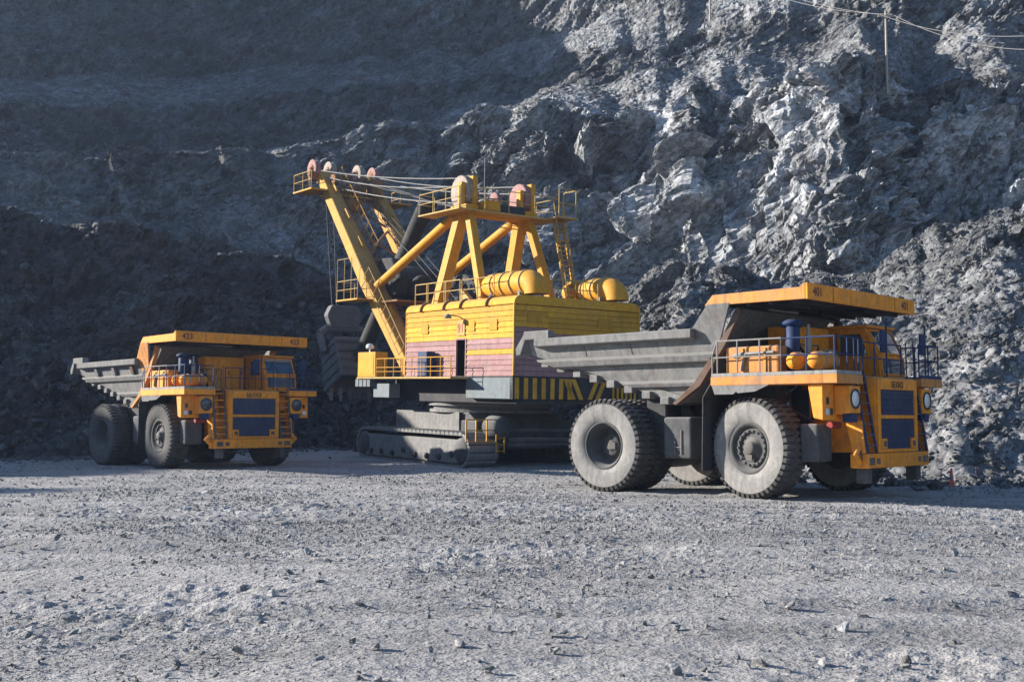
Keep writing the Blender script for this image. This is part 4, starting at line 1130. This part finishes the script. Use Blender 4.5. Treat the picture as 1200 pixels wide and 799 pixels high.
b = MB(); b.tube((5.6, 4.9, 5.98), (5.6, 4.9, 6.18), .05, 8); b.lathe([(0, 0), (.22, .02), (.25, .14), (.16, .3), (0, .34)], (5.6, 4.9, 6.16), 'z', 16); b.build('lamp_globe', M['lamp'], cabn)
b = MB(); b.box(-.35, .6, 4.2, 4.75, 4.57, 5.92); b.build('blue_cabinet', M['blue'], SH, 0.03)
b = MB()
for i in range(4): b.box(5.0 + i * .45, 5.35 + i * .45, 4.6, 5.2, 4.02, 4.44)
b.build('cable_box', M['cw_grey'], SH); b = MB(); b.box(3.3, 5.1, 4.2, 4.9, 3.42, 4.20); b.build('louvre_box', M['cw_grey'], SH, 0.02)
# A-frame gantry
PX = {}
for sg, y in ((1, 2.25), (-1, -1.75)):
    b = MB(); b.beam((.25, y, 13.7), (2.0, y + sg * .35, 8.55), .62, .62, (1, 0, 0)); b.build('gantry_leg', Yl, SH, 0.03)
    b = MB(); b.beam((-.45, y, 13.7), (-2.45, y + sg * .35, 8.55), .45, .45, (1, 0, 0)); b.build('gantry_leg', Yl, SH, 0.03)
    b = MB(); b.tube((.9, y, 13.62), (10.3, sg * 1.95, 10.25), .27, 14); b.build('boom_strut', Yl, SH)
    b = MB(); b.box(-.75, .85, y - .42, y + .42, 13.55, 14.05); b.build('gantry_head', Yl, SH, 0.04)
    b = MB(); b.box(-.5, .25, y - .5, y - .18, 14.05, 15.7); b.box(-.32, .1, y + .2, y + .45, 14.05, 15.3); b.build('sheave_bracket', Yl, SH, 0.03)
    b = MB(); b.lathe([(.2, y - .16), (.85, y - .16), (.92, y - .12), (.80, y - .03), (.80, y + .03), (.92, y + .12), (.85, y + .16), (.2, y + .16)], (.35, 0, 14.85), 'y', 28); b.lathe([(.0, y - .2), (.2, y - .2), (.2, y + .2), (0, y + .2)], (.35, 0, 14.85), 'y', 12); b.build('gantry_sheave', M['cream'] if sg > 0 else M['pink'], SH)
b = MB(); b.beam((0, 2.3, 13.75), (0, -1.9, 13.75), .6, .45); b.build('gantry_beam', Yl, SH, 0.03)
b = MB(); b.box(-1.3, 2.9, 2.4, 3.5, 13.62, 13.70); b.box(-1.35, .9, -3.4, 2.4, 13.60, 13.68); gp = b.build('gantry_platform', M['pale_yellow'], SH)
b = MB(); b.box(-.9, .6, -1.2, .6, 13.7, 14.2); b.build('winch_box', Dk, gp, 0.03)
b = MB(); b.box(-1.25, .7, .7, 1.6, 13.7, 14.3); b.build('motor_box', Yl, gp, 0.05)
b = MB(); rail(b, [(2.85, 2.45, 13.7), (2.85, 3.45, 13.7), (1.4, 3.45, 13.7), (0.1, 3.45, 13.7), (-1.25, 3.45, 13.7)], .028, True, 1.15); b.build('platform_railing', M['pale_yellow'], gp)
b = MB(); rail(b, [(-1.3, 3.4, 13.7), (-1.3, 1.8, 13.7), (-1.3, .2, 13.7), (-1.3, -1.6, 13.7), (-1.3, -3.3, 13.7), (.8, -3.3, 13.7)], .028, True, 1.2); b.build('platform_railing', M['pale_yellow'], gp)
# inclined stair from the roof to the gantry platform
b = MB(); A0, A1 = Vector((-4.6, -1.7, 8.65)), Vector((-1.7, -3.0, 13.6))
for o_ in (-.32, .32):
    off = Vector((0.1, o_, 0)); b.beam(A0 + off, A1 + off, .06, .14)
    b.tube(A0 + off + Vector((0, 0, 1.0)), A1 + off + Vector((0, 0, 1.1)), .025, 6)
    for i in range(6): p = A0.lerp(A1, i / 5) + off; b.tube(p, p + Vector((0, 0, 1.05)), .022, 6)
st = b.build('stair', M['boom'], SH)
b = MB()
for i in range(17): p = A0.lerp(A1, (i + .5) / 17); b.box(p.x - .1, p.x + .12, p.y - .32, p.y + .32, p.z - .02, p.z + .02)
b.build('treads', M['boom'], st)
b = MB()
for x, y in ((-2.6, -2.3), (-2.6, -3.5), (-1.5, -3.5)): b.tube((x, y, 13.6), (x, y, 15.2), .03, 6)
b.path([(-2.6, -2.3, 15.2), (-2.6, -3.5, 15.2), (-1.5, -3.5, 15.2)], .028); b.path([(-2.6, -2.3, 14.4), (-2.6, -3.5, 14.4), (-1.5, -3.5, 14.4)], .024); b.box(-2.7, -1.35, -3.6, -2.2, 13.55, 13.63)
b.build('stair_landing', M['pale_yellow'], SH)
# boom: two box beams side by side
BF, BT = Vector((5.0, 0, 3.95)), Vector((18.3, 0, 18.45))
def bp(t_, y, up=0.0):
    d = (BT - BF).normalized(); n = Vector((-d.z, 0, d.x))
    p = BF.lerp(BT, t_) + n * up; return Vector((p.x, y, p.z))
boom = None
for sg in (1, -1):
    b = MB(); b.beam(bp(0, sg * 1.8), bp(.45, sg * 1.8), .85, .80, (0, 1, 0), .85, 1.35); b.beam(bp(.45, sg * 1.8), bp(1.0, sg * 1.8), .85, 1.35, (0, 1, 0), .75, .8)
    o = b.build('boom_beam', Bo, SH, 0.04)
    b = MB()                                                      # walk ladder up the beam
    for oy in (.5, .85):
        b.tube(bp(.06, sg * (1.8 - oy), .5), bp(.96, sg * (1.8 - oy), .5), .03, 6)
    for i in range(46): b.tube(bp(.06 + i * .02, sg * 1.3, .5), bp(.06 + i * .02, sg * .95, .5), .02, 5)
    b.build('boom_ladder', M['brown'], o)
    b = MB(); b.tube(bp(.25, sg * 2.2, -.1), bp(.92, sg * 2.2, .1), .05, 6); b.build('cable_pipe', M['brown'], o)
for t_ in (.05, .40, .56, .90):
    b = MB(); b.beam(bp(t_, -1.6), bp(t_, 1.6), .5, .5, (1, 0, 1)); b.build('boom_cross_tie', M['brown'], SH, 0.03)
for t0, t1 in ((.58, .74), (.74, .89)):
    for s2 in (1, -1):
        b = MB(); b.tube(bp(t0, 1.5 * s2), bp(t1, -1.5 * s2), .08, 8); b.build('boom_brace', M['brown'], SH)
for sg in (1, -1):
    b = MB(); b.tube(bp(.12, sg * 2.55, .35), bp(.46, sg * 2.55, .35), .028, 6); b.tube(bp(.12, sg * 2.55, 1.2), bp(.46, sg * 2.55, 1.2), .028, 6)
    for i in range(9): b.tube(bp(.12 + i * .0425, sg * 2.55, .3), bp(.12 + i * .0425, sg * 2.55, 1.2), .024, 6)
    b.build('boom_handrail', M['pale_yellow'], SH)
    b = MB(); b.tube(bp(.58, sg * 1.1, 1.4), bp(.97, sg * 1.1, 1.3), .026, 6); b.tube(bp(.58, sg * 1.1, .9), bp(.97, sg * 1.1, .8), .022, 6)
    for i in range(9): b.tube(bp(.58 + i * .0487, sg * 1.1, .3), bp(.58 + i * .0487, sg * 1.1, 1.4), .024, 6)
    b.build('boom_handrail', M['boom'], SH)
    for t_ in (.15, .3, .62, .76, .9):
        b = MB(); b.beam(bp(t_, sg * 1.8, -.70), bp(t_, sg * 1.8, .70), .92, .08, (0, 1, 0)); b.build('boom_flange', M['boom'], SH)
for y_ in (-.5, 0, .5):
    b = MB(); b.tube((1.2, y_, 13.9), bp(.98, y_ * 1.5, .3), .026, 6); b.build('crowd_rope', M['mid'], SH)
    b = MB(); b.tube((3.2, y_ * 1.2, 8.6), bp(.96, y_, .5), .026, 6); b.build('hoist_rope', M['mid'], SH)
# boom head
b = MB(); b.tube(bp(1.0, 2.9), bp(1.0, -2.9), .22, 12); b.build('head_shaft', M['brown'], SH)
b = MB(); b.box(16.6, 19.4, 2.2, 3.5, 17.10, 17.20); b.box(15.6, 18.3, -3.6, -2.2, 16.6, 16.7); b.box(16.4, 18.0, -2.2, 2.2, 16.85, 16.95); hp = b.build('head_platform', M['boom'], SH)
b = MB(); rail(b, [(16.7, 3.45, 17.2), (18.0, 3.45, 17.2), (19.35, 3.45, 17.2), (19.35, 2.3, 17.2)], .028, True, 1.15); b.build('head_railing', M['pale_yellow'], hp)
b = MB(); rail(b, [(15.7, -3.55, 16.7), (17.0, -3.55, 16.7), (18.2, -3.55, 16.7)], .028, True, 1.1); b.build('head_railing', M['boom'], hp)
for y, dx, m_ in ((2.35, .3, 'pink'), (1.15, .3, 'cream'), (-.95, .1, 'cream'), (-2.2, .2, 'pink')):
    c = bp(1.0, 0) + Vector((dx, 0, .35))
    b = MB(); b.lathe([(.25, y - .2), (.64, y - .2), (.70, y - .17), (.58, y - .05), (.58, y + .05), (.70, y + .17), (.64, y + .2), (.25, y + .2)], (c.x, 0, c.z), 'y', 26); b.lathe([(0, y - .26), (.18, y - .26), (.18, y + .26), (0, y + .26)], (c.x, 0, c.z), 'y', 12); hs = b.build('head_sheave', M[m_], SH)
    b = MB(); b.lathe([(0, y - .215), (.34, y - .215), (.34, y + .215), (0, y + .215)], (c.x, 0, c.z), 'y', 16); b.build('sheave_web', M['brown'], hs)
    b = MB(); b.box(c.x - .12, c.x + .12, y - .34, y - .26, c.z - .9, c.z + .1); b.box(c.x - .12, c.x + .12, y + .26, y + .34, c.z - .9, c.z + .1); b.build('sheave_fork', M['brown'], hs)
b = MB(); b.box(16.5, 17.9, -.6, .7, 17.0, 17.7); b.build('equaliser_block', M['brown'], SH, 0.04)
b = MB(); b.box(16.0, 16.9, -1.6, -.8, 17.0, 18.2); b.build('head_box', M['brown'], SH, 0.04)
# suspension ropes gantry - boom head
for i, (ya, yb, za, zb) in enumerate(((2.35, 2.3, 15.6, 18.6), (2.15, 1.9, 15.2, 18.2), (2.3, 1.2, 14.2, 17.6), (-1.7, -1.0, 15.6, 18.7), (-1.85, -2.1, 15.2, 18.3), (-1.6, -2.2, 14.4, 17.6))):
    b = MB(); P0, P1 = Vector((.3, ya, za)), Vector((17.6, yb, zb)); pts = []
    for k in range(9): t_ = k / 8; p = P0.lerp(P1, t_); p.z -= .35 * 4 * t_ * (1 - t_) * (1 if i % 2 else .6); pts.append(p)
    b.path(pts, .035, 6); b.build('suspension_rope', M['rope'], SH)
# saddle block, crowd machinery, catwalk
b = MB(); b.prism([(9.3, 9.6), (11.9, 9.5), (12.4, 10.6), (11.3, 12.2), (9.9, 12.1), (9.0, 10.9)], 'y', -1.15, 1.15); sb = b.build('saddle_block', M['black'], SH, 0.08)
b = MB(); b.lathe([(0, -1.4), (.85, -1.4), (1.0, -1.3), (1.0, 1.3), (.85, 1.4), (0, 1.4)], (9.3, 0, 10.6), 'y', 28); b.build('crowd_drum', M['black'], sb)
b = MB(); b.lathe([(0, 7.3), (.5, 7.3), (.6, 7.5), (.6, 8.6), (0, 8.6)], (0, .3, 10.3), 'x', 18); b.build('crowd_motor', M['black'], sb)
b = MB(); b.box(7.3, 10.4, -1.4, 2.2, 9.2, 9.3); b.build('crowd_platform', M['brown'], SH)
b = MB(); b.box(9.9, 12.7, 2.15, 3.5, 9.36, 9.46); cwk = b.build('boom_catwalk', Bo, SH)
b = MB(); rail(b, [(9.95, 3.45, 9.46), (10.8, 3.45, 9.46), (11.7, 3.45, 9.46), (12.65, 3.45, 9.46), (12.65, 2.2, 9.46)], .028, True, 1.15)
for x in (10.8, 11.7, 12.65): b.tube((x, 3.45, 10.6), (x, 3.45, 12.0), .022, 6)
b.path([(10.8, 3.45, 12.0), (12.65, 3.45, 12.0)], .022); b.build('catwalk_railing', M['pale_yellow'], cwk)
# dipper handle
H0, H1 = Vector((7.55, 0, 15.5)), Vector((15.8, 0, 5.9))
b = MB(); b.tube(H0, H1, .52, 20); b.tube(H0 + (H0 - H1).normalized() * .0, H0 + (H0 - H1).normalized() * .35, .62, 20); hd = b.build('dipper_handle', M['black'], SH)
b = MB(); dH = (H1 - H0).normalized(); nH = Vector((dH.z, 0, -dH.x)); b.beam(H0 - nH * .56 + dH * .5, H1 - nH * .56 - dH * 2.5, .16, .10, (0, 1, 0)); b.build('rack', M['cw_grey'], hd)
# dipper with teeth, bail and rope block
DR = empty('dipper', (0, 0, 0), (0, 0, 0), SH)
bpy.data.objects.remove(DR)
dm = Matrix.Translation((16.9, 0, 5.6)) @ Matrix.Rotation(R(28), 4, 'Y')
def dv(x, y, z): return dm @ Vector((x, y, z))
b = MB()
q0 = [(-1.25, -1.75), (1.3, -1.85), (1.3, 1.85), (-1.25, 1.75)]; q1 = [(-1.15, -1.55), (1.05, -1.6), (1.05, 1.6), (-1.15, 1.55)]
vo = [dv(x, y, -1.55) for x, y in q0] + [dv(x, y, 1.45) for x, y in q1]
vi = [dv(x * .88, y * .9, -1.56) for x, y in q0] + [dv(x * .86, y * .88, 1.1) for x, y in q1]
b.add(vo + vi, [(0, 1, 5, 4), (1, 2, 6, 5), (2, 3, 7, 6), (3, 0, 4, 7), (4, 5, 6, 7)] + [(8, 12, 13, 9), (9, 13, 14, 10), (10, 14, 15, 11), (11, 15, 12, 8), (12, 15, 14, 13)] + [(0, 8, 9, 1), (1, 9, 10, 2), (2, 10, 11, 3), (3, 11, 8, 0)])
dip = b.build('dipper', M['dipper'], SH, 0.05)
for i in range(5):
    y = -1.4 + i * .7
    b = MB(); b.add([dv(1.0, y - .16, -1.3), dv(1.0, y + .16, -1.3), dv(1.42, y + .16, -1.3), dv(1.42, y - .16, -1.3), dv(1.25, y - .05, -2.15), dv(1.25, y + .05, -2.15), dv(1.38, y + .05, -2.15), dv(1.38, y - .05, -2.15)], [(0, 1, 2, 3), (7, 6, 5, 4), (0, 4, 5, 1), (1, 5, 6, 2), (2, 6, 7, 3), (3, 7, 4, 0)]); b.build('tooth', M['rope'] if i > 2 else M['dipper'], dip)
for i in range(4):
    z = -1.0 + i * .68
    for sg in (1, -1):
        b = MB(); yy = 1.86 - (z + 1.5) * .085; b.beam(dv(-1.1, sg * yy, z), dv(1.15, sg * yy, z + .1), .12, .2); b.build('dipper_rib', M['dipper'], dip, 0.02)
    b = MB(); b.beam(dv(-1.28, -1.6, z), dv(-1.28, 1.6, z), .14, .2); b.build('dipper_rib', M['dipper'], dip, 0.02)
b = MB(); b.path([(17.2, 1.95, 6.3), (18.0, 1.95, 7.6), (18.3, 1.3, 8.0), (18.3, -1.3, 8.0), (18.0, -1.95, 7.6), (17.2, -1.95, 6.3)], .26, 10); b.build('bail', M['dipper'], dip)
b = MB(); b.prism([(-1.35, 8.9), (-1.0, 8.05), (1.0, 8.05), (1.35, 8.9), (1.0, 9.6), (-1.0, 9.6)], 'x', 18.0, 18.7); b.build('rope_block', M['dipper'], dip, 0.08)
for y in (.75, 1.35):
    b = MB(); b.tube((18.45, y * .6, 9.4), (19.0, y, 18.6), .035, 6); b.build('hoist_rope', M['mid'], SH)

# more running gear at boom head and gantry
for y, t_, up, r_ in ((1.7, .93, .75, .42), (.2, .95, .8, .45), (-1.5, .94, .7, .42), (.9, .88, .9, .3)):
    c = bp(t_, 0, up); b = MB(); b.lathe([(.1, y - .14), (r_ - .05, y - .14), (r_, y - .11), (r_ - .09, y), (r_, y + .11), (r_ - .05, y + .14), (.1, y + .14)], (c.x, 0, c.z), 'y', 20); b.build('guide_sheave', M['brown'] if y > 1 else M['pink'], SH)
for y in (1.1, -.4):
    b = MB(); b.lathe([(.1, y - .12), (.42, y - .12), (.46, y - .09), (.38, y), (.46, y + .09), (.42, y + .12), (.1, y + .12)], (.9, 0, 14.75), 'y', 20); b.build('guide_sheave', M['pink'], SH)
b = MB(); b.box(15.2, 16.6, .3, 1.3, 15.7, 16.5); b.build('junction_box', M['brown'], SH, 0.04)
b = MB(); b.tube((.1, .9, 14.3), (.1, .9, 16.9), .025, 6); b.build('mast', M['rail_grey'], SH)
for x, z in ((-3.6, 6.9), (-5.6, 6.9), (.9, 6.9)):
    b = MB(); b.box(x - .35, x + .35, 4.125, 4.15, z, z + .55); b.build('hatch', M['board_yellow'], house, 0.01)
for y0, z in ((3.3, 7.25), (-1.2, 7.2)):
    b = MB(); b.box(-7.365, -7.34, y0 - .9, y0, z, z + .5)
    for i in range(5): b.box(-7.385, -7.36, y0 - .86, y0 - .04, z + .05 + i * .09, z + .09 + i * .09)
    b.build('vent_louvre', M['board_yellow'], house)

# ------------------------------------------------------------------ power line poles, cables, marker
def ray(px, py, Y):
    """point at depth Y that the photograph shows at a pixel"""
    a, b_ = (px - 600) / 1350.2, (399.5 - py) / 1350.2; c, s_ = math.cos(R(3.922)), math.sin(R(3.922))
    k = Y / (c - b_ * s_); return Vector((a * k, Y, 2.265 + (s_ + b_ * c) * k))
def wall_spot(px, py, v0, v1):
    """wall surface point seen nearest to a pixel, on the given benches"""
    c, s_ = math.cos(R(3.922)), math.sin(R(3.922))
    f_ = WP[..., 1] * c + (WP[..., 2] - 2.265) * s_; u_ = -WP[..., 1] * s_ + (WP[..., 2] - 2.265) * c
    d = (600 + 1350.2 * WP[..., 0] / f_ - px) ** 2 + (399.5 - 1350.2 * u_ / f_ - py) ** 2 + np.where((WV > v0) & (WV < v1), 0, 1e9)
    return WP.reshape(-1, 3)[np.argmin(d)]
def pole(p, h, label):
    r = empty('power_pole', p)
    b = MB(); b.tube((0, 0, -1.0), (0, 0, h), .13, 10, .09); b.build('pole', M['pole'], r)
    b = MB(); b.box(-.7, .7, -.06, .06, h - .55, h - .42); b.build('crossarm', M['pole'], r)
    for x in (-.6, 0, .6):
        b = MB(); b.lathe([(0, h - .42 if x else h), (.07, (h - .42 if x else h) + .02), (.05, (h - .42 if x else h) + .16), (0, (h - .42 if x else h) + .2)], (x, 0, 0), 'z', 8); b.build('insulator', M['cream'], r)
    tag(r, label, 'power pole', 'power poles on the benches')
    return Vector(p) + Vector((0, 0, h))
pa = wall_spot(1040, 97, 2.5, 3.6)
ta = pole(tuple(pa), 88 / 1350.0 * pa[1], 'pale wooden power pole on the bench above the bright right cliff')
pb = wall_spot(832, 24, 4.5, 5.6)
tb = pole(tuple(pb), 8.0, 'distant wooden power pole at the top edge, left of the other')
def cable(a, b_, sag, label):
    m = MB(); n = 16; pts = []
    for k in range(n + 1):
        t_ = k / n; p = Vector(a).lerp(Vector(b_), t_); p.z -= sag * 4 * t_ * (1 - t_); pts.append(p)
    m.path(pts, .028, 5); tag(m.build('power_cable', M['rope']), label, 'cable', 'overhead power cables')
Yp = float(pa[1])
for px, py, dY, off, sag, lab in ((905, -12, 14, (-.6, 0, -.3), .4, 'running up left from the bench pole, upper strand'), (905, -6, 14, (.6, 0, -.3), .5, 'running up left from the bench pole, lower strand'),
                                  (1230, 40, -14, (-.6, 0, -.3), .9, 'running right from the bench pole, upper strand'), (1230, 58, -14, (.6, 0, -.3), 1.0, 'running right from the bench pole, lower strand')):
    cable(ta + V(*off), ray(px, py, Yp + dY), sag, 'overhead cable ' + lab)
mk = empty('marker_post', (15.4, 40.6, float(gh(np.array([15.4]), np.array([40.6]))[0]) - .03))
b = MB(); b.lathe([(0, 0), (.16, 0), (.16, .04), (.09, .06), (.035, .62), (0, .64)], (0, 0, 0), 'z', 14); b.build('cone', M['orange_post'], mk)
b = MB(); b.lathe([(.072, .26), (.076, .27), (.062, .38), (.058, .39)], (0, 0, 0), 'z', 14); b.build('band', M['cream'], mk)
tag(mk, 'small red marker cone at the foot of the rubble right of the near truck', 'marker')

# ------------------------------------------------------------------ dusty air
b = MB(); b.box(-425, 425, -305, 425, -2.0, float(WP[..., 2].max()) + 6.0)
hz = b.build('haze', None)
hm = bpy.data.materials.new('dusty_air'); hm.use_nodes = True; hn = hm.node_tree
for n_ in list(hn.nodes):
    if n_.type == 'BSDF_PRINCIPLED': hn.nodes.remove(n_)
pv = hn.nodes.new('ShaderNodeVolumePrincipled'); pv.inputs['Color'].default_value = (0.55, 0.70, 1.0, 1); pv.inputs['Density'].default_value = 0.00026; pv.inputs['Anisotropy'].default_value = 0.25
hn.links.new(pv.outputs[0], next(n_ for n_ in hn.nodes if n_.type == 'OUTPUT_MATERIAL').inputs['Volume'])
hz.data.materials.clear(); hz.data.materials.append(hm)
tag(hz, kind='stuff')
